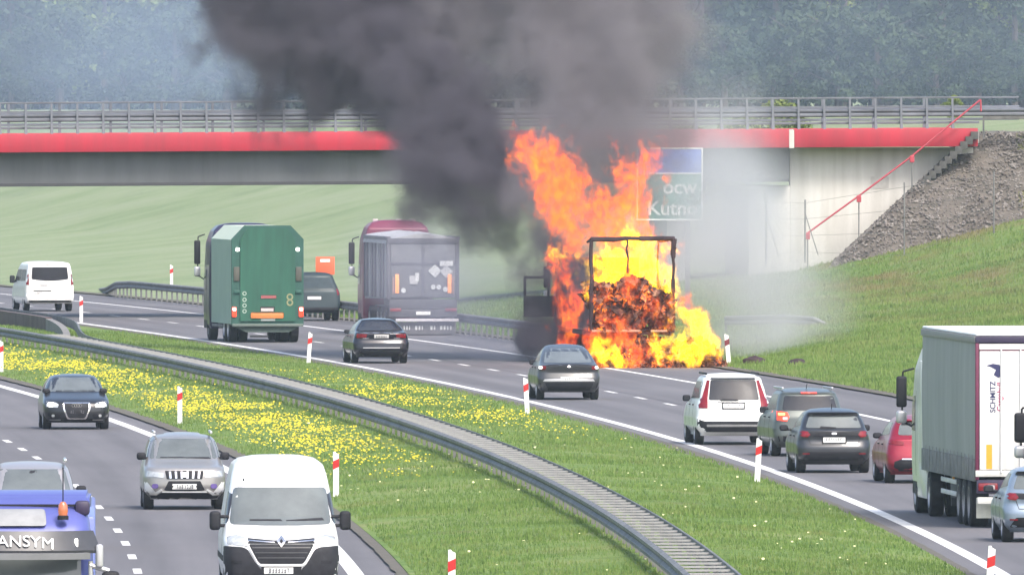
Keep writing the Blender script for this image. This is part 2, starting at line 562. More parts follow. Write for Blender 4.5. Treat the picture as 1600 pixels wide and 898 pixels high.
def flower_pts(n, y0, y1, ta, tb, thr, k):
    X, Y = scatter(n, y0, y1, lambda Y: (ta(Y), tb(Y)))
    t = X - XL(Y)
    c = (ta(Y) + tb(Y)) / 2; hw = (tb(Y) - ta(Y)) / 2
    f = 1 - np.abs((t - c) / hw) ** 2
    f = f * np.clip((Y - y0) / 60, 0, 1) * np.clip((y1 - Y) / 60, 0, 1)
    q = val_noise(X, Y, 0.25, k) + 0.6 * val_noise(X, Y, 1.1, k + 4)
    s = nrng.random(n) < np.clip(f * (0.5 + q * 1.7) - thr, 0, 1)
    return X[s], Y[s]
X, Y = flower_pts(33000, 478, 735, lambda Y: MED(Y) + 1.4, lambda Y: RAIL(Y) - 0.5, 0.05, 1)
flowers("yellow_flowers", X, Y, "dense band of yellow wildflowers left of the median barrier")
X, Y = flower_pts(14000, 520, 665, lambda Y: np.full(len(Y), -6.6), lambda Y: np.full(len(Y), -1.4), 0.12, 2)
flowers("yellow_flowers", X, Y, "patch of yellow wildflowers between median barrier and right carriageway")
X, Y = scatter(170, 352, 560, lambda Y: (MED(Y) + 1.4, np.full(len(Y), -1.0)))
nf = len(X)
tagw = flowers  # sparse pale flowers
def pale(X, Y):
    flowers("white_flowers", X, Y, "scattered pale flower heads in the near median grass")
    o = bpy.data.objects["white_flowers"]
    o.data.materials.clear(); o.data.materials.append(mat("pale_petal", (0.6, 0.6, 0.3), 0.7))
pale(X, Y)
# ================================================================ ROADSIDE
M_GALV = mat("galvanised_steel", (0.135, 0.135, 0.135), 0.6, 0.1, var=0.4, scale=1.2)
M_GALV2 = mat("weathered_steel", (0.17, 0.168, 0.165), 0.7, 0.1, var=0.35, scale=2.5)
WB = [(0.0, 0.45), (-0.08, 0.49), (-0.08, 0.55), (-0.02, 0.61), (-0.08, 0.67), (-0.08, 0.73), (0.0, 0.77), (0.012, 0.76), (0.012, 0.46)]
WBR = [(-u, h) for u, h in WB][::-1]
def curve_path(f, y0, y1, st):
    out = []
    Y = y0
    while Y <= y1 + 0.01:
        out.append((float(XL(Y) + f(Y)), Y, 0.0)); Y += st
    return out
def c_post(h=0.72):
    b = bmesh.new()
    box(b, -0.035, 0.035, -0.03, 0.03, -0.3, h)
    return mesh_of(b, "post")
M_SPACER = mat('spacer_steel', (0.31, 0.305, 0.3), 0.6, 0.1, var=0.2, scale=3)
# median barrier -------------------------------------------------------------
mb = empty("median_barrier", (float(XL(345) + RAIL(345)), 345, 0))
tag(mb, "double sided steel crash barrier winding through the grass median", "crash barrier")
off = Vector(-mb.location)
v, f = sweep(curve_path(lambda Y: float(RAIL(Y)), 345, 905, 4), WB)
pyd("rail", v, f, M_GALV, mb, loc=off)
def right_rail(Y):
    base = float(RAIL(Y)) + 0.84
    if Y > 690:
        q = min(1, (Y - 690) / 82); q = q * q * (3 - 2 * q)
        base = base + (-4.3 - base) * q
    return base
v, f = sweep(curve_path(right_rail, 345, 905, 4), WBR)
pyd("rail", v, f, M_GALV, mb, loc=off)
b = bmesh.new(); box(b, 0.01, 0.83, -0.05, 0.05, 0.7, 0.738)
sp = mesh_of(b, "spacer")
po = c_post(0.66)
Y = 346.0; k = 0
while Y < 712:
    a = -math.atan(float(dXL(Y)) - 0.0065)
    x = float(XL(Y) + RAIL(Y))
    link("spacer", sp, M_SPACER, mb, Vector((x, Y, 0)) + off, (0, 0, a))
    link("post", po, M_GALV2, mb, Vector((x + 0.06, Y, 0)) + off, (0, 0, a))
    if k % 2 == 0: link("post", po, M_GALV2, mb, Vector((x + 0.78, Y, 0)) + off, (0, 0, a))
    Y += 2.67; k += 1
while Y < 800:
    a = -math.atan(float(dXL(Y)))
    link("post", po, M_GALV2, mb, Vector((float(XL(Y) + RAIL(Y)) + 0.06, Y, 0)) + off, (0, 0, a))
    Y += 2.67
# wall between the parting rails (protects the bridge pier)
M_CONC_BR = mat("rusty_brown_concrete", (0.13, 0.095, 0.09), 0.9, col2=(0.07, 0.05, 0.05), scale=0.9)
M_CONC_GR = mat("grey_concrete", (0.24, 0.23, 0.22), 0.9, col2=(0.15, 0.145, 0.14), scale=0.8)
def wall(name, y0, y1, mt, h0, h1, parent):
    pth = curve_path(lambda Y: right_rail(Y) - 0.35, y0, y1, 3)
    v, f = [], []
    for i, p in enumerate(pth):
        h = h0 + (h1 - h0) * i / (len(pth) - 1)
        for dx, z in ((-0.12, -0.2), (-0.12, h), (0.12, h), (0.12, -0.2)): v.append((p[0] + dx, p[1], z))
    for i in range(len(pth) - 1):
        for j in range(4):
            k = (j + 1) % 4
            f.append((i * 4 + j, i * 4 + k, i * 4 + 4 + k, i * 4 + 4 + j))
    f += [(0, 1, 2, 3), tuple((len(pth) - 1) * 4 + j for j in (3, 2, 1, 0))]
    return pyd(name, v, f, mt, parent, loc=-Vector(parent.location))
pw = tag(empty("median_wall", (float(XL(716) + right_rail(716)), 716, 0)), "low brown and grey wall where the median barrier splits in two", "wall")
wall("grey_section", 708, 765, M_CONC_GR, 0.1, 0.66, pw)
wall("brown_section", 765.1, 860, M_CONC_BR, 0.7, 0.72, pw)
# guardrails on the far shoulder ---------------------------------------------
def guardrail(label, pts, prof, every=2.0, mt=None):
    p0 = Vector((pts[0][0], pts[0][1], 0))
    r = tag(empty("guardrail", p0), label, "guardrail", "steel guardrails beside the road")
    v, f = sweep(pts, prof)
    pyd("rail", v, f, mt or M_GALV2, r, loc=-p0)
    me = None; acc = 0.0
    for a, b_ in zip(pts[:-1], pts[1:]):
        a, b_ = Vector(a), Vector(b_)
        L = (b_ - a).length; s = acc
        while s < L:
            q = a.lerp(b_, s / L)
            link("post", po, M_GALV2, r, Vector((q.x, q.y, q.z)) - p0, (0, 0, math.atan2(b_.y - a.y, b_.x - a.x) - math.pi / 2))
            s += every
        acc = s - L
    return r
gp = [(float(XL(930)) + 13.0, 930, -0.62), (float(XL(917)) + 11.8, 917, -0.45), (float(XL(906)) + 11.0, 906, -0.1)] + [(float(XL(Y)) + 10.75, Y, 0.0) for Y in range(898, 738, -6)]
guardrail("long guardrail along the far shoulder, behind the green truck and grey tipper", gp, WBR)
guardrail("short guardrail on the grass behind the smoking verge, right of the fire", [(7.4, 739, 0.28), (8.4, 737.5, 0.32), (9.4, 736.5, 0.36), (10.4, 735, 0.3), (11.0, 734.5, 0.0)], WBR, mt=mat('dull_rail', (.2, .2, .195), .75))
# delineator posts ------------------------------------------------------------
M_WPLAST = mat("white_plastic", (0.8, 0.8, 0.78), 0.5, var=0.06, scale=3)
M_RED = mat("red_reflector", (0.5, 0.02, 0.02), 0.4, var=0.1)
M_RUBBER = mat("black_rubber", (0.02, 0.02, 0.022), 0.8, var=0.2)
def dpost_mesh():
    b = bmesh.new()
    # hollow triangular section with a slanted top, bevelled
    ring = [(-0.06, -0.05), (0.06, -0.05), (0.065, -0.02), (0.015, 0.07), (-0.015, 0.07), (-0.065, -0.02)]
    lo = [b.verts.new((x, y, -0.25)) for x, y in ring]
    hi = [b.verts.new((x, y, 0.94 + (0.05 if x < 0 else 0) )) for x, y in ring]
    for i in range(6): b.faces.new((lo[i], lo[(i + 1) % 6], hi[(i + 1) % 6], hi[i]))
    b.faces.new(hi); b.faces.new(lo[::-1])
    return mesh_of(b, "post")
def dband_mesh():
    b = bmesh.new()
    ring = [(-0.066, -0.056), (0.066, -0.056), (0.071, -0.02), (0.017, 0.076), (-0.017, 0.076), (-0.071, -0.02)]
    lo = [b.verts.new((x, y, 0.6 + (0.06 if x > 0 else 0.0))) for x, y in ring]
    hi = [b.verts.new((x, y, 0.78 + (0.06 if x > 0 else 0.0))) for x, y in ring]
    for i in range(6): b.faces.new((lo[i], lo[(i + 1) % 6], hi[(i + 1) % 6], hi[i]))
    b.faces.new(hi); b.faces.new(lo[::-1])
    return mesh_of(b, "reflector_band")
DP, DB = dpost_mesh(), dband_mesh()
deli = [(525, 780, 0, "white delineator post on the median verge beside the white panel van"),
        (281, 664, 0, "white delineator post among yellow flowers above the silver-beige car"),
        (2, 583, 0, "white delineator post cut by the left picture edge"),
        (706, 955, 0, "delineator post whose tip shows at the bottom edge of the picture"),
        (482, 568, 4, "white delineator post right of the green truck's rear wheels"),
        (824, 650, -3, "white delineator post in front of the dark grey coupe crossover"),
        (1183, 756, 3, "white delineator post beside the white car's rear, near the dark hatchback"),
        (1139, 571, -5, "delineator post with scorched red band at the edge of the fire"),
        (127, 503, 0, "faint delineator post just right of the far white minibus"),
        (1544, 948, 4, "delineator post at the lower right corner under the grey-blue hatchback"),
        (268, 460, 0, "small delineator post on the far bank behind the long guardrail")]
M_SCORCH = mat("scorched_red", (0.16, 0.02, 0.03), 0.6)
for px, py, lean, lab in deli:
    x, y = P(px, py)
    z = float(terrain_z(np.array(x), np.array(y)))
    r = tag(empty("delineator_post", (x, y, max(z, 0) if z < 0.5 else z)), lab, "delineator", "delineator posts along the carriageways")
    r.rotation_euler = (math.radians(lean * 0.5), math.radians(lean), 0)
    link("post", DP, M_WPLAST, r)
    o = link("reflector_band", DB, M_RED, r)
    if px == 1139:
        o.data = DB.copy(); o.data.materials.clear(); o.data.materials.append(M_SCORCH)
        r.scale = (1.1, 1.1, 1.0)
# orange board on the far bank ------------------------------------------------
M_ORANGE = mat("orange_board", (0.75, 0.12, 0.05), 0.6, var=0.08, scale=2)
M_STEEL_D = mat("dark_steel", (0.13, 0.13, 0.14), 0.55, 0.4)
def roadside(name, X, Y, rz=0):
    z = float(terrain_z(np.array(X), np.array(Y)))
    return empty(name, (X, Y, z), rz), z
x_, y_ = PD(508, 414, 885)[0], 885
r, z = roadside("orange_sign", x_, y_)
tag(r, "small orange board with a pale label on the far bank above the dark van", "sign")
zt, zb = PD(0, 401, 885)[1] - z, PD(0, 429, 885)[1] - z
bx("board", -0.39, 0.39, -0.02, 0.02, zb, zt, M_ORANGE, r, 0.01)
bx("pale_label", -0.2, 0.2, -0.03, -0.021, zt - 0.22, zt - 0.1, M_WPLAST, r)
for sx in (-0.25, 0.25): bx("post", sx - 0.03, sx + 0.03, 0.021, 0.07, -0.5, zt - 0.05, M_STEEL_D, r)

# motorway exit sign ----------------------------------------------------------
M_SBLUE = mat("sign_blue", (0.02, 0.11, 0.55), 0.5, var=0.05)
M_SGREEN = mat("sign_green", (0.01, 0.17, 0.12), 0.5, var=0.05)
YS_ = 775
r, z = roadside("exit_sign", PD(1030, 0, YS_)[0], YS_)
tag(r, "tall blue and green motorway sign half hidden by smoke under the bridge", "road sign")
xr = PD(1096, 0, YS_)[0] - r.location.x; xl = xr - 2.3
zt, zm, zb = [PD(0, q, YS_)[1] - z for q in (233, 271, 342)]
bx("blue_panel", xl, xr, -0.04, 0.04, zm + 0.001, zt, M_SBLUE, r, 0.01)
bx("green_panel", xl, xr, -0.04, 0.04, zb, zm - 0.001, M_SGREEN, r, 0.01)
for nm, a in (("frame", (xl - 0.05, xr + 0.05, zt, zt + 0.05)), ("frame", (xl - 0.05, xr + 0.05, zb - 0.05, zb)), ("frame", (xr, xr + 0.05, zb, zt)), ("frame", (xl - 0.05, xl, zb, zt)), ("frame", (xl, xr, zm - 0.025, zm + 0.025))):
    bx(nm, a[0], a[1], -0.055, 0.055, a[2], a[3], M_WPLAST, r)
for sx in (xl + 0.5, xr - 0.5): bx("post", sx - 0.09, sx + 0.09, 0.056, 0.24, -0.6, zt - 0.1, M_GALV, r)
t1 = text_mesh("ocw", 0.72, 0.006, 0.012); t2 = text_mesh("Kutno", 0.72, 0.006, 0.012)
for tm, zz, nm in ((t1, PD(0, 293, YS_)[1] - z, "lettering"), (t2, PD(0, 326, YS_)[1] - z, "lettering")):
    w = max(v_.co.x for v_ in tm.vertices)
    link(nm, tm, mat("dulled_lettering", (.5, .52, .5), .6), r, (xr - 0.15 - w, -0.05, zz), (math.pi / 2, 0, 0))  # white letters greyed: the smoke veil is put into their colour

# ================================================================ BRIDGE
M_FASCIA = mat("red_fascia_paint", (0.43, 0.013, 0.035), 0.6, scale=0.9, col2=(0.3, 0.02, 0.035), streak=(2.0, 1, 0.25))
M_GIRD = mat("girder_grey_paint", (0.15, 0.158, 0.165), 0.75, col2=(0.1, 0.105, 0.11), scale=0.7, streak=(1.6, 1, 0.2))
M_WALLC = mat("pale_concrete", (0.64, 0.62, 0.58), 0.85, col2=(0.46, 0.44, 0.4), scale=0.8, bump=0.15, bscale=5, streak=(2.2, 1, 0.22))
M_DECK = mat("deck_concrete", (0.3, 0.29, 0.28), 0.9, var=0.2, scale=0.7)
BR = tag(empty("bridge", (17.9, 828.6, 0), math.radians(5)), "road overpass with red edge beam and grey girder crossing the motorway", "bridge")
BR.rotation_euler = (0, -0.006, math.radians(5))
JX = -7.05
bx("edge_beam", -75, JX - 0.1, 0, 0.5, 6.62, 7.33, M_FASCIA, BR, 0.02)
bx("edge_beam", JX + 0.1, 0.2, 0, 0.5, 6.62, 7.33, M_FASCIA, BR, 0.02)
bx("expansion_joint", JX - 0.098, JX + 0.098, 0.02, 0.5, 6.6, 7.31, M_WALLC, BR)
bx("deck", -75, 0.3, 0.502, 10.5, 6.75, 7.3, M_DECK, BR)
for k, yy in enumerate((0.75, 3.2, 5.6, 8.0)):
    bx("girder", -75, JX - 0.02, yy, yy + 0.5, 5.42, 6.748, M_GIRD, BR, 0.01)
    bx("girder_flange", -75, JX - 0.03, yy - 0.18, yy + 0.68, 5.3, 5.418, mat("flange_dark", (0.05, 0.05, 0.055), 0.8), BR, 0.01)  # shadow on the lower flange is put into its near-black colour
bx("edge_beam", -75, 0.3, 10.5, 11.0, 6.62, 7.33, M_FASCIA, BR, 0.02)
AB = tag(empty("abutment", (17.9, 828.6, 0), math.radians(5)), "pale concrete abutment wall at the right end of the overpass", "bridge abutment")
bx("wing_wall", JX + 0.003, 0.1, 1.1, 1.6, -0.5, 6.58, M_WALLC, AB, 0.02)
bx("abutment_body", JX - 1.62, JX + 0.001, 1.1, 10.4, -0.5, 5.1, M_WALLC, AB, 0.02)
bx("wall_plaque", -3.9, -3.2, 1.08, 1.099, 5.0, 5.45, mat("plaque_grey", (0.45, 0.43, 0.4), 0.8), AB)
# pier near the right carriageway (behind the smoke)
pr = tag(empty("bridge_pier", (6.4, 832, 0), math.radians(5)), "pale concrete pier under the overpass behind the smoke, left of the abutment", "bridge pier")
bx("shaft", -0.45, 0.45, -0.6, 5.5, -0.4, 5.25, M_WALLC, pr, 0.08)
# railing on the bridge
RL = tag(empty("bridge_railing", (17.9, 828.6, 0), math.radians(5)), "grey steel railing with guard beams on top of the red edge beam", "railing")
RL.rotation_euler = (0, -0.006, math.radians(5))
b = bmesh.new()
lo = [(-0.055, 0.3, 7.33), (0.055, 0.3, 7.33), (0.055, 0.12, 7.33), (-0.055, 0.12, 7.33)]
mid = [(-0.045, 0.33, 7.75), (0.045, 0.33, 7.75), (0.045, 0.22, 7.75), (-0.045, 0.22, 7.75)]
top = [(-0.04, 0.36, 8.5), (0.04, 0.36, 8.5), (0.04, 0.28, 8.5), (-0.04, 0.28, 8.5)]
rings = [[b.verts.new(c) for c in q] for q in (lo, mid, top)]
for q in range(2):
    for i in range(4): b.faces.new((rings[q][i], rings[q][(i + 1) % 4], rings[q + 1][(i + 1) % 4], rings[q + 1][i]))
b.faces.new(rings[2]); b.faces.new(rings[0][::-1])
bp_ = mesh_of(b, "post")
M_RAILP = mat("railing_steel", (0.13, 0.138, 0.16), 0.6, 0.1, var=0.3, scale=0.8)
for k in range(73): link("post", bp_, M_RAILP, RL, (-0.75 - 1.0 * k, 0, 0))
def xrail(name, x0, x1, y, z, h, d, parent, mt=M_RAILP): return bx(name, x0, x1, y - d / 2, y + d / 2, z - h / 2, z + h / 2, mt, parent, 0.01)
xrail("handrail", -75, 0.3, 0.32, 8.53, 0.06, 0.08, RL)
xrail("mid_rail", -75, 0.3, 0.37, 8.19, 0.05, 0.05, RL)
def beam(parent, x0, x1, y, zc):
    v, f = sweep([(x0, y, zc - 0.61), (x1, y, zc - 0.61)], [(-u, h) for u, h in WB][::-1])
    return pyd("guard_beam", v, f, M_RAILP, parent)
beam(RL, -75, 3, 0.42, 7.95)
xrail("lower_rail", -75, 0.3, 0.4, 7.56, 0.1, 0.06, RL)
RF = tag(empty("bridge_railing", (17.9, 828.6, 0), math.radians(5)), "second railing along the far edge of the overpass, seen through the near one", "railing")
RF.rotation_euler = (0, -0.006, math.radians(5))
xrail("handrail", -75, 3, 10.7, 8.5, 0.06, 0.08, RF)
beam(RF, -75, 3, 10.6, 8.02)
xrail("lower_rail", -75, 3, 10.7, 7.66, 0.1, 0.06, RF)
for k in range(37): bx("post", -0.8 - 2 * k, -0.7 - 2 * k, 10.65, 10.75, 7.33, 8.48, M_RAILP, RF)
guardrail("guardrail along the embankment road right of the overpass", [(18.3 + q, 829.6 + q * 0.087, 7.22) for q in range(0, 40, 4)], WB)

# stairs and handrail on the cone
M_STAIR = mat("stair_concrete", (0.11, 0.105, 0.1), 0.9, col2=(0.055, 0.055, 0.05), scale=2)
ST = tag(empty("embankment_stair", (12.0, 828.2, 1.7)), "concrete stair climbing the gravel cone beside the abutment wall", "stair")
sb = bmesh.new(); box(sb, -0.12, 0.16, -0.5, 0.5, -0.25, 0.05); sbm = mesh_of(sb, "step")
n = 30
for k in range(n):
    X = 12.0 + 5.9 * k / (n - 1)
    Z = EM['top'] - (EM['x'] - X) * 0.93
    link("step", sbm, M_STAIR, ST, Vector((X, 828.7 + 0.087 * (X - 17.9), Z)) - Vector(ST.location))
v = []
HR = tag(empty("stair_handrail", (10.8, 828.0, 2.3)), "thin red sloping handrail in front of the pale abutment wall", "handrail")
M_HR = mat("red_handrail_paint", (0.4, 0.05, 0.07), 0.5)
def pz(px, py, Y): return Vector((PD(px, py, Y)[0], Y, PD(px, py, Y)[1]))
hp = [pz(1262, 364, 827.6), pz(1342, 306, 827.8), pz(1425, 244, 828.0), pz(1532, 156, 828.2)]
for i in range(3):
    b = bmesh.new(); tube(b, hp[i], hp[i + 1], 0.035); mk("rail", b, M_HR, HR, loc=-Vector(HR.location))
b = bmesh.new(); tube(b, hp[3], hp[3] + Vector((0.02, 0, -0.45)), 0.035); mk("rail_end", b, M_HR, HR, loc=-Vector(HR.location))
for i, dz in ((0, 0.4), (1, 1.3), (2, 1.2)):
    q = hp[i]
    g = emb_z(q.x, q.y)
    g = max(g, float(terrain_z(np.array(q.x), np.array(q.y))))
    b = bmesh.new(); tube(b, (q.x, q.y, g - 0.2), q, 0.025); mk("post", b, M_GALV2, HR, loc=-Vector(HR.location))
    b = bmesh.new(); box(b, q.x - 0.09, q.x + 0.09, q.y - 0.06, q.y + 0.06, q.z - 0.25, q.z + 0.02, 0.02); mk("bracket", b, M_HR, HR, loc=-Vector(HR.location))
# wire fence
WF = tag(empty("wire_fence", (9.5, 822, 1.8)), "thin wire fence with slender steel posts below the abutment and cone", "fence")
fp = []
for px, pyt, pyb, yy in ((1197, 310, 402, 822), (1258, 312, 398, 822), (1413, 285, 405, 818), (1553, 268, 352, 814)):
    a, c = pz(px, pyt, yy), pz(px, pyb, yy)
    b = bmesh.new(); tube(b, (c.x, c.y, c.z - 0.3), a, 0.035 if px < 1300 else 0.028); mk("post", b, M_GALV2, WF, loc=-Vector(WF.location))
    fp.append((a, c))
    if px < 1300:
        b = bmesh.new(); tube(b, a.lerp(c, 0.25), c + Vector((0.5, 0.1, 0)), 0.02); mk("brace", b, M_GALV2, WF, loc=-Vector(WF.location))
for i in range(3):
    for q in (0.06, 0.35, 0.65, 0.95):
        b = bmesh.new(); tube(b, fp[i][0].lerp(fp[i][1], q), fp[i + 1][0].lerp(fp[i + 1][1], q), 0.006, 4); mk("wire", b, M_GALV2, WF, loc=-Vector(WF.location))

# ================================================================ FOREST
M_BARK = mat("bark", (0.12, 0.09, 0.07), 0.9, col2=(0.06, 0.05, 0.045), scale=2)
def leaf_mat(name, a, b_):
    m = mat(name, a, 0.7, col2=b_, scale=0.6, spec=0.2)
    return m
LEAFS = [leaf_mat("spruce_needles", (0.05, 0.075, 0.035), (0.022, 0.04, 0.022)), leaf_mat("broad_leaves", (0.1, 0.14, 0.04), (0.05, 0.085, 0.028)), leaf_mat("pine_needles", (0.06, 0.085, 0.045), (0.03, 0.05, 0.03)), leaf_mat("spring_leaves", (0.2, 0.24, 0.06), (0.12, 0.17, 0.045))]
def crown_mesh(kind, H, seed):
    r_ = np.random.default_rng(seed)
    v, f = [], []
    N = 4600 if H > 8 else 5200
    clumps = []
    if kind == 0:      # spruce: whorls of drooping boughs
        for q in range(30):
            z = H * (0.06 + 0.92 * q / 30)
            R = 3.1 * (1 - z / H) ** 0.85 + 0.2
            nb = 7
            for k in range(nb):
                a = r_.uniform(0, 6.28)
                for s in (0.35, 0.65, 0.95):
                    clumps.append((math.cos(a) * R * s, math.sin(a) * R * s, z - 0.35 * R * s * s + r_.uniform(-.15, .15), 0.38 + 0.25 * R / 3))
    else:
        nl = 46 if H > 8 else 60
        for q in range(nl):
            z = H * (0.12 + 0.86 * r_.random() ** 0.8)
            prof = math.sin(min(1, max(0.02, (z / H - 0.05) / 0.95)) ** 0.75 * math.pi) ** 0.6
            R = (3.3 if kind != 2 else 2.5) * prof
            a = r_.uniform(0, 6.28); s = r_.uniform(0.2, 1.0)
            clumps.append((math.cos(a) * R * s, math.sin(a) * R * s, z, r_.uniform(0.7, 1.35) * (1 if H > 8 else .6)))
    per = max(3, N // len(clumps))
    for cx, cy, cz, cr in clumps:
        for k in range(per):
            d = r_.normal(0, 1, 3); d /= np.linalg.norm(d) + 1e-6
            p = np.array((cx, cy, cz)) + d * cr * r_.uniform(0.45, 1.0) * np.array((1, 1, 0.7))
            n1 = r_.normal(0, 1, 3); n1 /= np.linalg.norm(n1)
            n2 = np.cross(n1, r_.normal(0, 1, 3)); n2 /= np.linalg.norm(n2) + 1e-6
            s = r_.uniform(0.1, 0.22) if H > 8 else r_.uniform(0.06, 0.13)
            i0 = len(v)
            for u, w in ((-1, -.6), (1, -.6), (1.2, .6), (-.8, .7)): v.append(tuple(p + n1 * u * s + n2 * w * s))
            f.append((i0, i0 + 1, i0 + 2, i0 + 3))
    me = bpy.data.meshes.new("crown"); me.from_pydata(v, [], f); me.update()
    return me
def trunk_mesh(H):
    b = bmesh.new()
    tube(b, (0, 0, -0.5), (0, 0, H * 0.5), 0.26, 8, 0.17)
    tube(b, (0, 0, H * 0.5), (0, 0, H * 0.96), 0.17, 8, 0.03)
    for k in range(12):
        z = H * rnd.uniform(0.2, 0.85); a = rnd.uniform(0, 6.28); L = rnd.uniform(1.0, 2.3)
        tube(b, (0, 0, z), (math.cos(a) * L, math.sin(a) * L, z + L * 0.45), 0.06, 5, 0.015)
    return mesh_of(b, "trunk")
VAR = []
for kind, H, sd_ in ((0, 21, 1), (0, 18, 2), (1, 18, 3), (1, 15, 4), (2, 20, 5), (3, 12, 6), (3, 5.5, 7)):
    cm = crown_mesh(kind, H, sd_); cm.materials.append(LEAFS[kind])
    tm = trunk_mesh(H); tm.materials.append(M_BARK)
    VAR.append((cm, tm))
TL = ["dark spire-shaped conifer in the hazy forest behind the overpass", "dark spire-shaped conifer in the hazy forest behind the overpass", "rounded leafy tree in the hazy forest behind the overpass", "rounded leafy tree in the hazy forest behind the overpass", "tall loose pine in the hazy forest behind the overpass", "pale spring-green tree in the hazy forest behind the overpass", "low light-green bush behind the overpass railing"]
def tree(X, Y, kind, sc):
    z = float(terrain_z(np.array(X), np.array(Y)))
    o = tag(empty("tree" if kind < 6 else "bush", (X, Y, z), rnd.uniform(0, 6.28)), TL[kind], "tree" if kind < 6 else "bush", "trees of the forest behind the overpass")
    o.scale = (sc * rnd.uniform(0.9, 1.15), sc * rnd.uniform(0.9, 1.15), sc)
    link("crown", VAR[kind][0], None, o); link("trunk", VAR[kind][1], None, o)
for row, (Y0, stp) in enumerate(((1270, 4.6), (1284, 4.2), (1300, 4.0), (1320, 4.0), (1345, 4.0))):
    X = -48.0 + row * 1.3
    while X < 48:
        kd = rnd.choices([0, 1, 2, 3, 4, 5], [4, 3, 3, 2, 3, 1.0 if row < 2 else 0.3])[0]
        tree(X + rnd.uniform(-1.3, 1.3), Y0 + rnd.uniform(-6, 6), kd, rnd.uniform(0.85, 1.2))
        X += stp
UG = leaf_mat('undergrowth_leaves', (0.06, 0.085, 0.035), (0.03, 0.05, 0.025))
ug = VAR[6][0].copy(); ug.materials.clear(); ug.materials.append(UG)
VAR.append((ug, VAR[6][1])); TL.append('dark undergrowth bush at the foot of the hazy forest')
for Y0 in (1258, 1276, 1312, 1372, 1384):
    X = -50.0
    while X < 50:
        tree(X + rnd.uniform(-.7, .7), Y0 + rnd.uniform(-3, 3), 7, rnd.uniform(.75, 1.1) * (1 if Y0 < 1300 else 1.9)); X += 3.0 if Y0 < 1300 else 5.0
BL = ['leftmost', 'second from left', 'third from left', 'fourth from left', 'third from right', 'second from right', 'rightmost']
for px in (1075, 1100, 1130, 1160, 1215, 1240, 1490):
    Yb = 930 + rnd.uniform(-10, 20)
    TL[6] = BL.pop(0) + ' low light-green bush behind the overpass railing'
    tree(PD(px, 0, Yb)[0], Yb, 6, (rnd.uniform(0.42, 0.48) if px < 1400 else 0.2))
# ================================================================ VEHICLE TOOLS
def interp(tab, z):
    if z <= tab[0][0]: return tab[0][1]
    for (a, u), (b_, w) in zip(tab[:-1], tab[1:]):
        if z <= b_: return u + (w - u) * (z - a) / max(1e-6, b_ - a)
    return tab[-1][1]
def paint(name, col, metal=0.0, rough=0.3, var=0.05, coat=0.35):
    return mat("paint_" + name, col, rough, metal, var, 2.0, coat)
M_GLASS = mat("dark_glass", (0.035, 0.036, 0.042), 0.12, var=0.2, scale=1.5, spec=0.3)
M_WSCREEN = mat("windscreen_glass", (0.13, 0.145, 0.145), 0.1, var=0.25, scale=1.0, spec=0.6)  # reflected sky is put into the pale glass colour
M_BLACKP = mat("black_plastic", (0.022, 0.022, 0.026), 0.6, var=0.2, scale=6, spec=0.2)
M_TYRE = mat("tyre_rubber", (0.022, 0.022, 0.023), 0.85, var=0.25, scale=9)
M_RIM = mat("alloy_rim", (0.45, 0.45, 0.46), 0.35, 0.7, var=0.1)
M_CHROME = mat("chrome", (0.75, 0.75, 0.76), 0.15, 0.9, var=0.05)
M_TAIL = mat("red_lamp_lens", (0.19, 0.008, 0.014), 0.25, var=0.3, scale=7, coat=0.2)
M_TAILLIT = mat("lit_red_lamp", (0.5, 0.03, 0.02), 0.25, emit=(1, 0.06, 0.02), estr=0.9)
M_AMBLIT = mat("lit_amber_lamp", (0.7, 0.25, 0.03), 0.25, emit=(1, 0.45, 0.15), estr=1.6)
M_HEADL = mat("clear_lamp_lens", (0.5, 0.52, 0.52), 0.12, 0.3, var=0.25, scale=7, coat=0.5)
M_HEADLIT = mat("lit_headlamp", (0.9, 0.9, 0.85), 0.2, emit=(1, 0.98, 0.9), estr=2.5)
M_PLATE = mat("number_plate", (0.78, 0.78, 0.76), 0.45, var=0.05, scale=4)
M_PLCH = mat("plate_print", (0.1, 0.1, 0.11), 0.6)
M_SEAM = mat("panel_gap", (0.02, 0.02, 0.02), 0.8)
M_SILV = mat("silver_plastic", (0.55, 0.55, 0.56), 0.4, 0.4, var=0.06)
WHEELS = {}
def lathe_x(prof, n=24):
    b = bmesh.new()
    R = []
    for x, r in prof:
        R.append([b.verts.new((x, r * math.cos(2 * math.pi * k / n), r * math.sin(2 * math.pi * k / n))) for k in range(n)])
    for a, c in zip(R[:-1], R[1:]):
        for k in range(n): b.faces.new((a[k], a[(k + 1) % n], c[(k + 1) % n], c[k]))
    return b
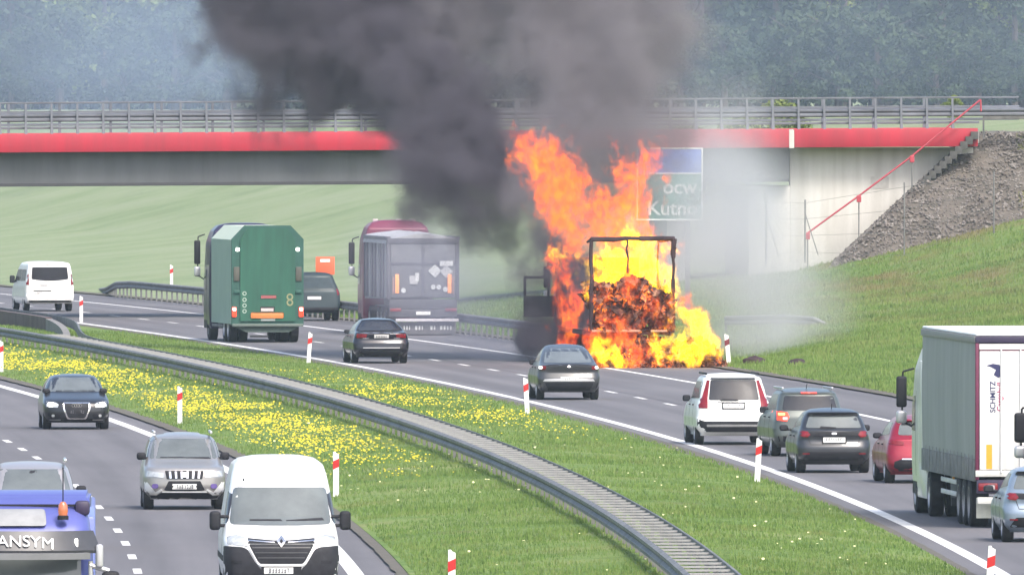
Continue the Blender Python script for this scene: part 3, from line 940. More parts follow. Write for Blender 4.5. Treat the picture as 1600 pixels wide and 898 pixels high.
def wheel(parent, x, y, r, tw, side, rimmat=None):
    k = (round(r, 3), round(tw, 3))
    if k not in WHEELS:
        ty = mesh_of(lathe_x([(-tw / 2, 0.6 * r), (-tw / 2, 0.9 * r), (-tw * 0.42, 0.985 * r), (-tw * 0.3, r), (tw * 0.3, r), (tw * 0.42, 0.985 * r), (tw / 2, 0.9 * r), (tw / 2, 0.6 * r)]), "tyre", 40)
        ty.materials.append(M_TYRE)
        b = lathe_x([(tw * 0.5, 0.66 * r), (tw * 0.5, 0.6 * r), (tw * 0.3, 0.56 * r), (tw * 0.22, 0.2 * r), (tw * 0.3, 0.001)], 20)
        for q in range(5):
            a = q * 2 * math.pi / 5
            box2 = bmesh.new(); box(box2, tw * 0.28, tw * 0.42, -0.07 * r, 0.07 * r, 0.1 * r, 0.6 * r)
            bmesh.ops.rotate(box2, verts=box2.verts, cent=(0, 0, 0), matrix=Matrix.Rotation(a, 3, 'X'))
            t_ = bpy.data.meshes.new("t"); box2.to_mesh(t_); box2.free(); b.from_mesh(t_); bpy.data.meshes.remove(t_)
        rm = mesh_of(b, "rim", 40)
        WHEELS[k] = (ty, rm)
    ty, rm = WHEELS[k]
    w = link("wheel", ty, None, parent, (x, y, r), (0, 0, 0 if side > 0 else math.pi))
    rmm = rm
    rk = (k, (rimmat or M_RIM).name)
    if rk not in WHEELS:
        WHEELS[rk] = rm.copy(); WHEELS[rk].materials.append(rimmat or M_RIM)
    link("rim", WHEELS[rk], None, w)
    return w

def shell_mesh(L, W_, wid, rear, front, rcf=(0.3, 0.3), rcr=(0.28, 0.22), bf=0.12, br=0.07, sub=1, extra=()):
    zs = sorted(set([round(z, 3) for z, _ in wid] + [round(z, 3) for z, _ in rear] + [round(z, 3) for z, _ in front] + list(extra)))
    zz = []
    for a, b_ in zip(zs[:-1], zs[1:]):
        if b_ - a < 0.012: continue
        zz.append(a)
        if b_ - a > 0.16: zz.append((a + b_) / 2)
    zz.append(zs[-1])
    bm = bmesh.new(); rings = []
    for z in zz:
        w = interp(wid, z); yf = L / 2 - interp(front, z); yr = -L / 2 + interp(rear, z)
        pts = []
        def face(y0, sgn, bulge, rc):
            rx = min(rc[0], w * 0.5); ry = min(rc[1], (yf - yr) * 0.3)
            out = []
            for k in range(7):
                x = -(w - rx) + 2 * (w - rx) * k / 6
                out.append((x, y0 - sgn * bulge * (x / w) ** 2))
            yc = y0 - sgn * bulge * ((w - rx) / w) ** 2
            for k in range(1, 4):
                a = math.pi / 2 * k / 3
                out.append((w - rx + rx * math.sin(a), yc - sgn * (ry - ry * math.cos(a))))
            pre = [(-x, y) for x, y in out[-3:]][::-1]
            return pre + out
        fr = face(yf, 1, bf, rcf); re = face(yr, -1, br, rcr)
        fy, ry_ = fr[-1][1], re[-1][1]
        sd_ = [fy + (ry_ - fy) * k / 9 for k in range(1, 9)]
        pts = fr + [(w, y) for y in sd_] + re[::-1] + [(-w, y) for y in sd_[::-1]]
        rings.append([bm.verts.new((x, y, z)) for x, y in pts])
    n = len(rings[0])
    for a, c in zip(rings[:-1], rings[1:]):
        for k in range(n): bm.faces.new((a[k], c[k], c[(k + 1) % n], a[(k + 1) % n]))
    bm.faces.new(rings[0])
    top = rings[-1]
    cz = top[0].co.z
    # crowned lid: two inner rings
    prev = top
    cx = sum((v.co for v in top), Vector()) / n
    for s, dz in ((0.6, 0.012), (0.2, 0.018)):
        r_ = [bm.verts.new((cx.x + (v.co.x - cx.x) * s, cx.y + (v.co.y - cx.y) * s, cz + dz)) for v in top]
        for k in range(n): bm.faces.new((prev[k], r_[k], r_[(k + 1) % n], prev[(k + 1) % n]))
        prev = r_
    bm.faces.new(prev[::-1])
    bmesh.ops.recalc_face_normals(bm, faces=bm.faces)
    if sub:
        bmesh.ops.subdivide_edges(bm, edges=bm.edges[:], cuts=1, use_grid_fill=True, smooth=0.0)
        for _ in range(2): bmesh.ops.smooth_vert(bm, verts=bm.verts, factor=0.35, use_axis_x=True, use_axis_y=True, use_axis_z=True)
    return bm

class Veh:
    """a vehicle root with a shell and pieces laid on that shell"""
    def __init__(s, name, label, cat, X, Y, ang, oncoming=False):
        s.root = tag(empty(name, (X, Y, 0), (math.pi - ang) if oncoming else -ang), label, cat)
        s.bvh = None
    def shell(s, bm, mt, name="body", arches=(), smooth=55, arch_r=0.38):
        s.bvh = BVHTree.FromBMesh(bm)
        s.W = max(v.co.x for v in bm.verts)
        me = mesh_of(bm, name, smooth)
        o = link(name, me, mt, s.root)
        if arches:
            cb = bmesh.new()
            for y, r in arches:
                for sx in (-1, 1):
                    m = Matrix.Translation((sx * (s.W - 0.02), y, r * 0.88)) @ Matrix.Rotation(math.pi / 2, 4, 'Y')
                    bmesh.ops.create_cone(cb, cap_ends=True, segments=28, radius1=r * 1.13, radius2=r * 1.13, depth=0.62, matrix=m)
            ct = link("arch_cut", mesh_of(cb, "arch_cut"))
            md = o.modifiers.new("arch", 'BOOLEAN'); md.object = ct; md.operation = 'DIFFERENCE'; md.solver = 'EXACT'
            bpy.context.view_layer.update()
            dg = bpy.context.evaluated_depsgraph_get()
            m2 = bpy.data.meshes.new_from_object(o.evaluated_get(dg))
            o.modifiers.clear(); old = o.data
            if len(m2.polygons) > 100:
                o.data = m2; m2.name = name
                m2.set_sharp_from_angle(angle=math.radians(smooth))
            cm = ct.data
            bpy.data.objects.remove(ct); bpy.data.meshes.remove(cm)
        s.body = o
        return o
    def cast(s, side, u, z):
        if side == 'rear': o, d = Vector((u, -30, z)), Vector((0, 1, 0))
        elif side == 'front': o, d = Vector((u, 30, z)), Vector((0, -1, 0))
        elif side == 'left': o, d = Vector((-30, u, z)), Vector((1, 0, 0))
        elif side == 'right': o, d = Vector((30, u, z)), Vector((-1, 0, 0))
        else: o, d = Vector((u, z, 30)), Vector((0, 0, -1))
        h = s.bvh.ray_cast(o, d)
        if h[0] is None:
            h = s.bvh.find_nearest(o + d * 29.0)
        return h[0], d
    def dec(s, name, poly, side, mt, proud=0.008, parent=None, fine=0.12, sink=0.03, rd=0.0):
        if rd: poly = rounded(poly, rd)
        bm = bmesh.new()
        vs = [bm.verts.new((u, 0, z)) for u, z in poly]
        bm.faces.new(vs)
        bmesh.ops.triangulate(bm, faces=bm.faces[:])
        for _ in range(3):
            lg = [e for e in bm.edges if e.calc_length() > fine]
            if not lg: break
            bmesh.ops.subdivide_edges(bm, edges=lg, cuts=1)
            bmesh.ops.triangulate(bm, faces=[f for f in bm.faces if len(f.verts) > 3])
        base = bm.verts[:]
        hit = {}
        for v in base:
            p, d = s.cast(side, v.co.x, v.co.z)
            hit[v] = (p, d)
        faces = bm.faces[:]
        ex = bmesh.ops.extrude_face_region(bm, geom=faces)
        newv = [g for g in ex["geom"] if isinstance(g, bmesh.types.BMVert)]
        key = {(round(v.co.x, 5), round(v.co.z, 5)): v for v in base}
        for nv in newv:
            v = key[(round(nv.co.x, 5), round(nv.co.z, 5))]
            nv.co = hit[v][0] - hit[v][1] * proud
        for v in base: v.co = hit[v][0] + hit[v][1] * sink
        bmesh.ops.recalc_face_normals(bm, faces=bm.faces)
        return mk(name, bm, mt, parent or s.root, smooth=40)
    def pair(s, name, poly, side, mt, **k):
        a = s.dec(name, poly, side, mt, **k)
        if side in ('rear', 'front', 'top'):
            s.dec(name, [(-u, z) for u, z in poly][::-1], side, mt, **k)
        return a
    def sides(s, name, poly, mt, **k):
        s.dec(name, poly, 'left', mt, **k); s.dec(name, poly, 'right', mt, **k)
    def rect(s, u0, u1, z0, z1): return [(u0, z0), (u1, z0), (u1, z1), (u0, z1)]
    def plate(s, side, u, z, w=0.52, h=0.114, surround=True):
        if surround: s.dec("plate_surround", s.rect(u - w / 2 - .03, u + w / 2 + .03, z - h / 2 - .03, z + h / 2 + .03), side, M_BLACKP, proud=0.012, rd=0.01)
        p = s.dec("number_plate", s.rect(u - w / 2, u + w / 2, z - h / 2, z + h / 2), side, M_PLATE, proud=0.02, rd=0.008)
        x = u - w * 0.36
        r_ = random.Random(int((u + z + w) * 1000) + len(s.root.name))
        bm = bmesh.new()
        q, d = s.cast(side, u, z)
        y = q.y - d.y * 0.021
        for k in range(7):
            ww = r_.uniform(0.022, 0.04)
            for zz in (0.28, -0.28, 0.0):
                if r_.random() < 0.75: box(bm, x, x + ww, y - 0.002, y + 0.002, z + h * zz - 0.008, z + h * zz + 0.008)
            if r_.random() < 0.8: box(bm, x, x + 0.011, y - 0.0025, y + 0.0025, z - h * .3, z + h * .3)
            x += w * 0.105
        if len(bm.verts): mk("plate_print", bm, M_PLCH, s.root)
        else: bm.free()
    def mirrors(s, y, z, mt, out=0.2, w=0.2, h=0.16):
        for sx in (-1, 1):
            q, _ = s.cast('left' if sx < 0 else 'right', y, z)
            b = bmesh.new()
            box(b, q.x + sx * 0.05 - (w if sx < 0 else 0), q.x + sx * 0.05 + (w if sx > 0 else 0), y - 0.07, y + 0.07, z - h / 2, z + h / 2, 0.05, 3)
            tube(b, (q.x - sx * 0.03, y, z - h * .3), (q.x + sx * 0.1, y, z - h * .25), 0.03)
            mk("mirror", b, mt, s.root, smooth=40)
            bx("mirror_glass", q.x + sx * 0.05 - (w - .03 if sx < 0 else -.03), q.x + sx * 0.05 + (w - .03 if sx > 0 else -.03), y - 0.076, y - 0.0705, z - h / 2 + .03, z + h / 2 - .03, M_GLASS, s.root)

def place_axle(px, py): return P(px, py, 0.0)

def car(name, label, cat, px, py, sp, pm, oncoming=False, dh=0.0, arch=True):
    """px, py: picture point on the ground midway between the two wheels of the axle nearest the camera."""
    X, Y = place_axle(px, py)
    ang = math.atan(float(dXL(Y)) - (0.0073 if oncoming else 0.0)) + dh
    L, W_, H = sp['L'], sp['W'], sp['H']
    oh = sp.get('oh', 0.85)
    d = L / 2 - oh
    f = Vector((math.sin(ang), math.cos(ang), 0))
    X, Y = X + f.x * d, Y + f.y * d
    V = Veh(name, label, cat, X, Y, ang, oncoming)
    V.sp = sp
    bm = shell_mesh(L, W_, sp['wid'], sp['rear'], sp['front'], sp.get('rcf', (0.35, 0.4)), sp.get('rcr', (0.28, 0.25)), sp.get('bf', 0.12), sp.get('br', 0.08))
    r = sp['r']
    yr, yf = -L / 2 + sp.get('ohr', oh), L / 2 - sp.get('ohf', 0.85)
    if oncoming: yf = L / 2 - oh; yr = -L / 2 + sp.get('ohr', 0.8)
    V.yr, V.yf = yr, yf
    V.shell(bm, pm, arches=((yr, r), (yf, r)) if arch else ())
    tw = sp.get('tw', 0.225)
    for y in (yr, yf):
        for sx in (-1, 1): wheel(V.root, sx * (W_ / 2 - tw / 2 - 0.015), y, r, tw, sx)
    # floor pan and axle so nothing shows through the arches
    bx("underbody", -W_ / 2 + 0.32, W_ / 2 - 0.32, -L / 2 + 0.35, L / 2 - 0.35, sp.get('zb', 0.24) - 0.02, 0.62, M_BLACKP, V.root)
    return V

def std(W, H, L, belt, rw, rear, front, r=0.33, oh=0.85, zb=0.24, **k):
    w = W / 2
    wid = [(zb, w * .86), (zb + .1, w * .95), (0.45, w * .985), (0.68, w), (belt - .16, w * .975), (belt - .02, w * .93), (belt + .04, w * .895), ((belt + H) / 2 - .02, (w * .895 + rw) / 2 + .02), (H - .12, rw + .015), (H - .05, rw - .05), (H - .012, rw - .17), (H, rw - .3)]
    d = dict(W=W, H=H, L=L, belt=belt, rw=rw, wid=wid, rear=rear, front=front, r=r, oh=oh, zb=zb)
    d.update(k)
    return d
def hatch_front(H, belt, L): return [(0.22, .2), (.34, .04), (.5, 0), (.66, .03), (.76, .12), (belt - .1, .45), (belt - .02, 1.05), (belt + .05, 1.25), (H - .1, 1.95), (H - .03, 2.15), (H, 2.4)]
def side_glass(V, pts, mt=None): V.sides("side_window", pts, mt or M_GLASS, proud=0.006, rd=0.04)
def side_trim(V, doors, z0, z1, hz):
    for y in doors: V.sides("door_gap", V.rect(y - .006, y + .006, z0, z1), M_SEAM, proud=0.003, sink=0.01)
    for y in doors[:-1]: V.sides("door_handle", V.rect(y + .06, y + .24, hz - .015, hz + .015), M_BLACKP, proud=0.03, rd=0.01)

# ---------------------------------------------------------------- right carriageway cars
# white estate SUV
sp = std(1.92, 1.78, 4.8, 1.1, .72, [(.22, .25), (.34, .05), (.48, 0), (.62, .0), (.7, .05), (.95, .07), (1.1, .12), (1.66, .46), (1.72, .62), (1.78, 1.0)], hatch_front(1.78, 1.1, 4.8), r=.37, oh=.95, zb=.3)
V = car("white_estate_car", "white tall estate car with black lower bumper and high red tail lights", "car", 1143, 694, sp, paint("white", (.8, .8, .78)), dh=-.022)
V.dec("rear_window", [(-.64, 1.13), (.64, 1.13), (.57, 1.64), (-.57, 1.64)], 'rear', M_GLASS, rd=.05)
V.dec("roof_spoiler", [(-.58, 1.655), (.58, 1.655), (.55, 1.69), (-.55, 1.69)], 'rear', M_BLACKP, proud=.03)
V.pair("tail_light", [(-.89, .93), (-.67, .93), (-.67, 1.1), (-.665, 1.18), (-.59, 1.63), (-.66, 1.63), (-.8, 1.2), (-.9, 1.1)], 'rear', M_TAIL, proud=.02)
V.dec("bumper_cover", [(-.93, .66), (-.75, .6), (.75, .6), (.93, .66), (.93, .33), (-.93, .33)], 'rear', M_BLACKP, proud=.02)
V.dec("bumper_strip", V.rect(-.7, .7, .46, .52), 'rear', mat("grey_plastic", (.2, .2, .2), .6), proud=.028, rd=.02)
V.plate('rear', -.02, .99)
V.dec("tailgate_gap", V.rect(-.74, .74, .672, .686), 'rear', M_SEAM, proud=.004)
V.dec("trim_line", V.rect(-.42, .42, 1.065, 1.085), 'rear', M_BLACKP, proud=.012)
V.dec("wiper", [(-.35, 1.12), (.1, 1.12), (.1, 1.15), (-.3, 1.17)], 'rear', M_BLACKP, proud=.03)
side_glass(V, [(-1.95, 1.18), (1.0, 1.14), (.3, 1.58), (-1.75, 1.6)])
side_trim(V, [-.95, .1, 1.15], .5, 1.1, 1.0)
V.mirrors(.95, 1.14, M_BLACKP)
for sx in (-1, 1): bx("roof_rail", sx * .66 - .025, sx * .66 + .025, -1.7, .4, 1.765, 1.815, M_BLACKP, V.root, .015)

# dark grey small hatchback
HB = std(1.745, 1.5, 3.94, .98, .62, [(.2, .22), (.32, .05), (.46, 0), (.6, .0), (.76, .08), (.9, .06), (.98, .08), (1.05, .18), (1.36, .42), (1.42, .36), (1.46, .6), (1.5, 1.0)], hatch_front(1.5, .98, 3.94), r=.33, oh=.68)
V = car("dark_hatchback", "dark grey small hatchback with white plate, close behind the grey-green crossover", "car", 1300, 738, HB, paint("graphite", (.035, .038, .045), .3, .35), dh=-.03)
def hatch_rear(V, bump=M_BLACKP):
    V.dec("rear_window", [(-.66, 1.06), (.66, 1.06), (.56, 1.33), (-.56, 1.33)], 'rear', M_WSCREEN, rd=.05)
    V.dec("roof_spoiler", [(-.6, 1.345), (.6, 1.345), (.56, 1.41), (-.56, 1.41)], 'rear', M_BLACKP, proud=.05, rd=.02)
    V.dec("light_band", [(-.84, .9), (-.5, .86), (.5, .86), (.84, .9), (.84, .99), (.0, .97), (-.84, .99)], 'rear', M_BLACKP, proud=.01)
    V.pair("tail_light", [(-.85, .86), (-.62, .84), (-.56, .9), (-.62, .98), (-.85, 1.0)], 'rear', M_TAIL, proud=.025)
    V.plate('rear', 0, .78)
    V.dec("badge", V.rect(-.06, .06, .905, .95), 'rear', M_CHROME, proud=.03, rd=.02)
    V.dec("wiper", [(-.34, 1.05), (.05, 1.05), (.05, 1.075), (-.3, 1.1)], 'rear', M_BLACKP, proud=.025)
    V.dec("bumper_cover", [(-.62, .5), (.62, .5), (.74, .3), (-.74, .3)], 'rear', bump, proud=.015, rd=.04)
    V.pair("bumper_reflector", V.rect(-.74, -.58, .44, .47), 'rear', M_TAIL, proud=.022)
    V.dec("tailgate_gap", [(-.62, .83), (-.56, .66), (.56, .66), (.62, .83), (.605, .83), (.55, .675), (-.55, .675), (-.605, .83)], 'rear', M_SEAM, proud=.003)
    side_glass(V, [(-1.45, 1.12), (.75, 1.02), (.1, 1.36), (-1.1, 1.36)])
    side_trim(V, [-.85, .1, .85], .4, .98, .86)
    V.mirrors(.75, 1.02, M_BLACKP, h=.14)
    b = bmesh.new(); tube(b, (0, -1.1, 1.49), (0, -1.25, 1.62), .008); mk("antenna", b, M_BLACKP, V.root)
hatch_rear(V)

# grey-green crossover with brake light lit
sp = std(1.81, 1.65, 4.47, 1.05, .68, [(.22, .2), (.34, .05), (.5, 0), (.7, .03), (.95, .06), (1.08, .12), (1.5, .42), (1.56, .4), (1.6, .7), (1.65, 1.1)], hatch_front(1.65, 1.05, 4.47), r=.35, oh=.85)
V = car("grey_green_crossover", "grey-green crossover with glowing tail light, half behind the dark hatchback", "car", 1261, 712, sp, paint("grey_green", (.1, .115, .108), .4, .38), dh=-.05)
V.dec("rear_window", [(-.68, 1.13), (.68, 1.13), (.6, 1.48), (-.6, 1.48)], 'rear', M_GLASS, rd=.05)
V.pair("tail_light", [(-.89, .9), (-.58, .86), (-.52, .97), (-.56, 1.08), (-.88, 1.13)], 'rear', M_TAILLIT, proud=.025)
V.pair("lamp_glow", V.rect(-.78, -.62, 1.01, 1.07), 'rear', M_AMBLIT, proud=.032, rd=.02)
V.pair("reversing_lamp", V.rect(-.68, -.56, .9, .97), 'rear', M_HEADL, proud=.032, rd=.02)
V.dec("brake_lamp", V.rect(-.2, .2, 1.535, 1.575), 'rear', M_TAILLIT, proud=.03)
V.plate('rear', 0, .8)
V.dec("bumper_cover", [(-.8, .5), (.8, .5), (.74, .28), (-.74, .28)], 'rear', M_BLACKP, proud=.015)
side_glass(V, [(-1.7, 1.15), (.85, 1.1), (.2, 1.48), (-1.45, 1.5)])
side_trim(V, [-.95, .1, 1.05], .45, 1.05, .95)
V.mirrors(.85, 1.1, M_BLACKP)
for sx in (-1, 1): bx("roof_rail", sx * .61 - .025, sx * .61 + .025, -1.5, .45, 1.635, 1.69, M_SILV, V.root, .015)
b = bmesh.new(); tube(b, (0, -1.2, 1.64), (0, -1.35, 1.76), .008); mk("antenna", b, M_BLACKP, V.root)

# red crossover hatchback
sp = std(1.8, 1.54, 4.4, 1.0, .62, [(.2, .22), (.32, .05), (.46, 0), (.6, .02), (.85, .1), (1.0, .14), (1.06, .24), (1.4, .56), (1.44, .46), (1.49, .8), (1.54, 1.1)], hatch_front(1.54, 1.0, 4.4), r=.34, oh=.82)
V = car("red_car", "metallic red hatchback partly hidden by the white lorry", "car", 1442, 754, sp, paint("red", (.26, .008, .026), .3, .33), dh=-.035)
V.dec("rear_window", [(-.62, 1.1), (.62, 1.1), (.55, 1.36), (-.55, 1.36)], 'rear', M_WSCREEN, rd=.06)
V.dec("roof_spoiler", [(-.52, 1.34), (.52, 1.34), (.5, 1.42), (-.5, 1.39)], 'rear', M_BLACKP, proud=.035)
V.pair("tail_light", [(-.86, .9), (-.5, .88), (-.5, .96), (-.86, .99)], 'rear', M_TAIL, proud=.02, rd=.03)
V.dec("bumper_cover", [(-.72, .5), (-.5, .58), (.5, .58), (.72, .5), (.74, .28), (-.74, .28)], 'rear', M_BLACKP, proud=.015)
V.dec("bumper_strip", V.rect(-.55, .55, .545, .575), 'rear', M_CHROME, proud=.03)
V.plate('rear', 0, .76)
side_glass(V, [(-1.5, 1.12), (.75, 1.04), (.1, 1.38), (-1.15, 1.38)])
side_trim(V, [-.9, .1, .95], .4, 1.0, .88)
V.mirrors(.78, 1.05, M_BLACKP, h=.13)

# grey-blue hatchback at the right border
sp = dict(HB); sp.update(H=1.53)
V = car("grey_blue_hatchback", "grey-blue hatchback at the right picture border with red tail light", "car", 1632, 846, sp, paint("grey_blue", (.24, .3, .37), .4, .32), dh=-.03)
hatch_rear(V)

# dark grey coupe crossover
sp = std(1.82, 1.57, 4.57, 1.0, .6, [(.22, .2), (.34, .05), (.5, 0), (.62, .0), (.8, .1), (.95, .04), (1.0, .05), (1.03, .3), (1.2, .75), (1.4, 1.3), (1.5, 1.7), (1.57, 2.1)], [(.22, .2), (.34, .04), (.5, 0), (.7, .05), (.85, .3), (.98, 1.1), (1.05, 1.25), (1.5, 1.95), (1.57, 2.2)], r=.36, oh=.85)
V = car("coupe_crossover", "dark grey coupe-backed crossover with pale rear glass, in front of the fire", "car", 886, 624, sp, paint("dark_grey", (.06, .062, .065), .4, .33), dh=-.005)
V.dec("rear_window", [(-.7, 1.07), (.7, 1.07), (.56, 1.47), (-.56, 1.47)], 'rear', M_WSCREEN, rd=.04)  # pale glass colour carries the reflected sky
V.dec("light_band", [(-.72, .97), (.72, .97), (.68, 1.02), (.2, 1.04), (-.2, 1.04), (-.68, 1.02)], 'rear', M_BLACKP, proud=.02)
V.pair("tail_light", [(-.88, .86), (-.66, .88), (-.66, .98), (-.88, .98)], 'rear', M_TAIL, proud=.02)
V.pair("lamp_glow", V.rect(-.86, -.76, .9, .97), 'rear', M_HEADLIT, proud=.03, rd=.03)  # white glare on the tail lamps, put in as glowing patches
V.dec("badge", [(0, .9), (.05, .95), (0, 1.0), (-.05, .95)], 'rear', M_CHROME, proud=.035)
V.dec("tailgate_gap", V.rect(-.62, .62, .79, .805), 'rear', M_SEAM, proud=.004)
V.plate('rear', .02, .61, surround=False)
V.dec("bumper_strip", [(-.75, .54), (.75, .54), (.7, .6), (.4, .62), (-.4, .62), (-.7, .6)], 'rear', M_SILV, proud=.01)
V.dec("bumper_cover", [(-.85, .5), (.85, .5), (.78, .27), (-.78, .27)], 'rear', M_BLACKP, proud=.015)
side_glass(V, [(-1.3, 1.12), (.9, 1.04), (.25, 1.42), (-.7, 1.42)])
side_trim(V, [-.9, .15, 1.05], .45, 1.0, .92)
V.mirrors(.9, 1.05, M_BLACKP)

# black saloon
sp = std(1.84, 1.445, 4.88, .96, .58, [(.22, .2), (.34, .04), (.48, 0), (.66, .02), (.8, .1), (.94, .02), (1.0, .05), (1.02, .35), (1.06, .62), (1.36, 1.3), (1.41, 1.5), (1.445, 1.9)], [(.2, .2), (.34, .04), (.5, 0), (.66, .06), (.8, .4), (.94, 1.2), (1.0, 1.35), (1.38, 2.0), (1.445, 2.4)], r=.34, oh=1.05)
V = car("black_saloon", "black saloon car driving toward the smoke behind the green truck", "car", 592, 567, sp, paint("black", (.012, .012, .02), .2, .25), dh=-.01)
V.dec("rear_window", [(-.7, 1.06), (.7, 1.06), (.54, 1.37), (-.54, 1.37)], 'rear', M_GLASS, rd=.04)
V.dec("boot_edge", [(-.7, .985), (.7, .985), (.62, 1.015), (0, 1.03), (-.62, 1.015)], 'rear', M_CHROME, proud=.012)  # bright strip laid on for the sky reflected along the boot lid
V.pair("tail_light", [(-.9, .82), (-.5, .84), (-.46, .95), (-.9, .97)], 'rear', M_TAIL, proud=.018)
V.pair("lamp_trim", [(-.62, .8), (-.4, .8), (-.42, .83), (-.6, .83)], 'rear', M_CHROME, proud=.024)
V.plate('rear', .0, .88, w=.48)
V.dec("bumper_strip", V.rect(-.6, .6, .5, .52), 'rear', M_SILV, proud=.012)
V.dec("bumper_cover", [(-.75, .42), (.75, .42), (.72, .24), (-.72, .24)], 'rear', M_BLACKP, proud=.012)
side_glass(V, [(-1.35, 1.06), (.95, 1.0), (.25, 1.33), (-.8, 1.33)])
side_trim(V, [-.9, .15, 1.1], .4, .96, .86)
V.mirrors(.95, 1.0, M_BLACKP, h=.13)

# white minibus, far left
VW = lambda W, H, zb=.3: [(zb, W * .46), (zb + .1, W * .485), (.6, W * .5), (1.0, W * .498), (1.2, W * .485), (H - .3, W * .452), (H - .12, W * .43), (H - .05, W * .4), (H - .01, W * .34), (H, W * .28)]
sp = dict(W=1.956, H=1.97, L=5.08, wid=VW(1.956, 1.97), rear=[(.3, .12), (.42, 0), (.6, .0), (.66, .06), (1.1, .08), (1.8, .2), (1.9, .26), (1.97, .5)], front=[(.3, .15), (.5, 0), (.8, .1), (1.05, .5), (1.15, .75), (1.75, 1.55), (1.97, 2.0)], r=.33, oh=.95, zb=.32, br=.05, rcr=(.14, .14))
V = car("white_minibus", "white passenger van far left with dark rear window", "van", 74, 486, sp, paint("white", (.8, .8, .78)), dh=-.03)
V.dec("rear_window", [(-.74, 1.28), (-.2, 1.22), (.2, 1.22), (.74, 1.28), (.7, 1.76), (-.7, 1.76)], 'rear', M_GLASS, rd=.06)
V.pair("tail_light", [(-.95, 1.05), (-.84, 1.05), (-.84, 1.5), (-.93, 1.5)], 'rear', M_TAIL, proud=.02)
V.pair("lamp_glow", V.rect(-.92, -.86, 1.3, 1.42), 'rear', M_HEADL, proud=.03)
V.dec("bumper_cover", V.rect(-.85, .85, .36, .44), 'rear', M_BLACKP, proud=.015)
V.dec("plate_recess", V.rect(-.66, .05, .8, .84), 'rear', M_BLACKP, proud=.01)
V.plate('rear', -.4, .74, surround=False)
V.dec("badge", V.rect(-.4, -.1, 1.02, 1.07), 'rear', M_SILV, proud=.012)
V.dec("tailgate_gap", V.rect(-.8, .8, .6, .612), 'rear', M_SEAM, proud=.004)
V.dec("brake_lamp", V.rect(-.16, .08, 1.83, 1.87), 'rear', M_TAIL, proud=.012)
V.sides("side_window", [(-2.1, 1.22), (-.7, 1.2), (-.7, 1.66), (-2.05, 1.66)], M_GLASS, rd=.05)
V.sides("side_window", [(-.6, 1.2), (.5, 1.2), (.5, 1.66), (-.6, 1.66)], M_GLASS, rd=.05)
V.sides("side_window", [(.6, 1.15), (1.6, 1.12), (1.0, 1.62), (.6, 1.66)], M_GLASS, rd=.05)
V.mirrors(1.4, 1.25, M_BLACKP, h=.3)

# dark van on the shoulder
sp = dict(W=1.92, H=1.84, L=4.9, wid=[(.3, .86), (.4, .93), (.6, .96), (1.0, .955), (1.15, .92), (1.5, .77), (1.74, .69), (1.81, .58), (1.84, .45)], rear=[(.3, .12), (.42, 0), (.6, .02), (1.1, .1), (1.7, .38), (1.8, .44), (1.84, .7)], front=[(.3, .15), (.5, 0), (.8, .1), (1.05, .6), (1.65, 1.6), (1.84, 2.1)], r=.34, oh=.95, zb=.32, br=.06, rcr=(.2, .2))
V = car("dark_van", "dark blue-green van parked on the shoulder between green truck and grey tipper", "van", 490, 501, sp, paint("blue_green", (.02, .035, .042), .2, .6, .05, .05), dh=-.0)
V.dec("rear_window", [(-.72, 1.25), (.72, 1.25), (.6, 1.66), (-.6, 1.66)], 'rear', mat("tinted_glass", (.04, .055, .065), .6, spec=.1), rd=.05)
V.pair("tail_light", [(-.94, .98), (-.83, .98), (-.79, 1.28), (-.88, 1.28)], 'rear', M_TAIL, proud=.02)
V.plate('rear', -.06, .88)
V.dec("bumper_cover", V.rect(-.85, .85, .34, .52), 'rear', M_BLACKP, proud=.015)
V.dec("tailgate_gap", V.rect(-.75, .75, 1.19, 1.2), 'rear', M_SEAM, proud=.004)
V.sides("side_window", [(-2.0, 1.25), (1.3, 1.2), (.8, 1.6), (-1.85, 1.62)], M_GLASS, rd=.05)
V.mirrors(1.2, 1.25, M_BLACKP, h=.25)

# ---------------------------------------------------------------- oncoming vehicles
# black compact car
sp = std(1.765, 1.42, 4.25, .95, .62, [(.2, .2), (.34, .04), (.5, 0), (.7, .05), (.9, .1), (1.0, .2), (1.34, .55), (1.42, 1.0)], [(.18, .16), (.3, .03), (.45, 0), (.6, .02), (.7, .08), (.78, .22), (.88, .75), (.95, 1.15), (1.0, 1.28), (1.34, 2.0), (1.39, 2.2), (1.42, 2.5)], r=.32, oh=.87, bf=.22)
V = car("black_compact_car", "black oncoming compact car with lit headlights and chrome framed grille", "car", 118, 670, sp, paint("black_grey", (.022, .022, .026), .3, .28), oncoming=True, dh=.0)
V.dec("windscreen", [(-.69, .985), (.69, .985), (.575, 1.35), (-.575, 1.35)], 'front', M_WSCREEN, rd=.05, proud=.016)
V.dec("wiper", [(-.55, .99), (.0, 1.0), (.0, 1.015), (-.5, 1.02)], 'front', M_BLACKP, proud=.02)
V.dec("wiper", [(.0, 1.0), (.5, .99), (.5, 1.015), (.05, 1.02)], 'front', M_BLACKP, proud=.02)
V.pair("headlight", [(-.8, .6), (-.5, .58), (-.47, .66), (-.56, .72), (-.8, .74)], 'front', M_HEADL, proud=.015, rd=.02)
V.pair("lamp_glow", V.rect(-.76, -.6, .6, .72), 'front', M_HEADLIT, proud=.022, rd=.06)
V.dec("grille_frame", [(-.36, .72), (.36, .72), (.36, .55), (.25, .27), (-.25, .27), (-.36, .55)], 'front', M_CHROME, proud=.02, rd=.05)
V.dec("grille", [(-.32, .69), (.32, .69), (.32, .55), (.215, .3), (-.215, .3), (-.32, .55)], 'front', M_BLACKP, proud=.03, rd=.05)
q, d_ = V.cast('front', 0, .62)
b = bmesh.new()
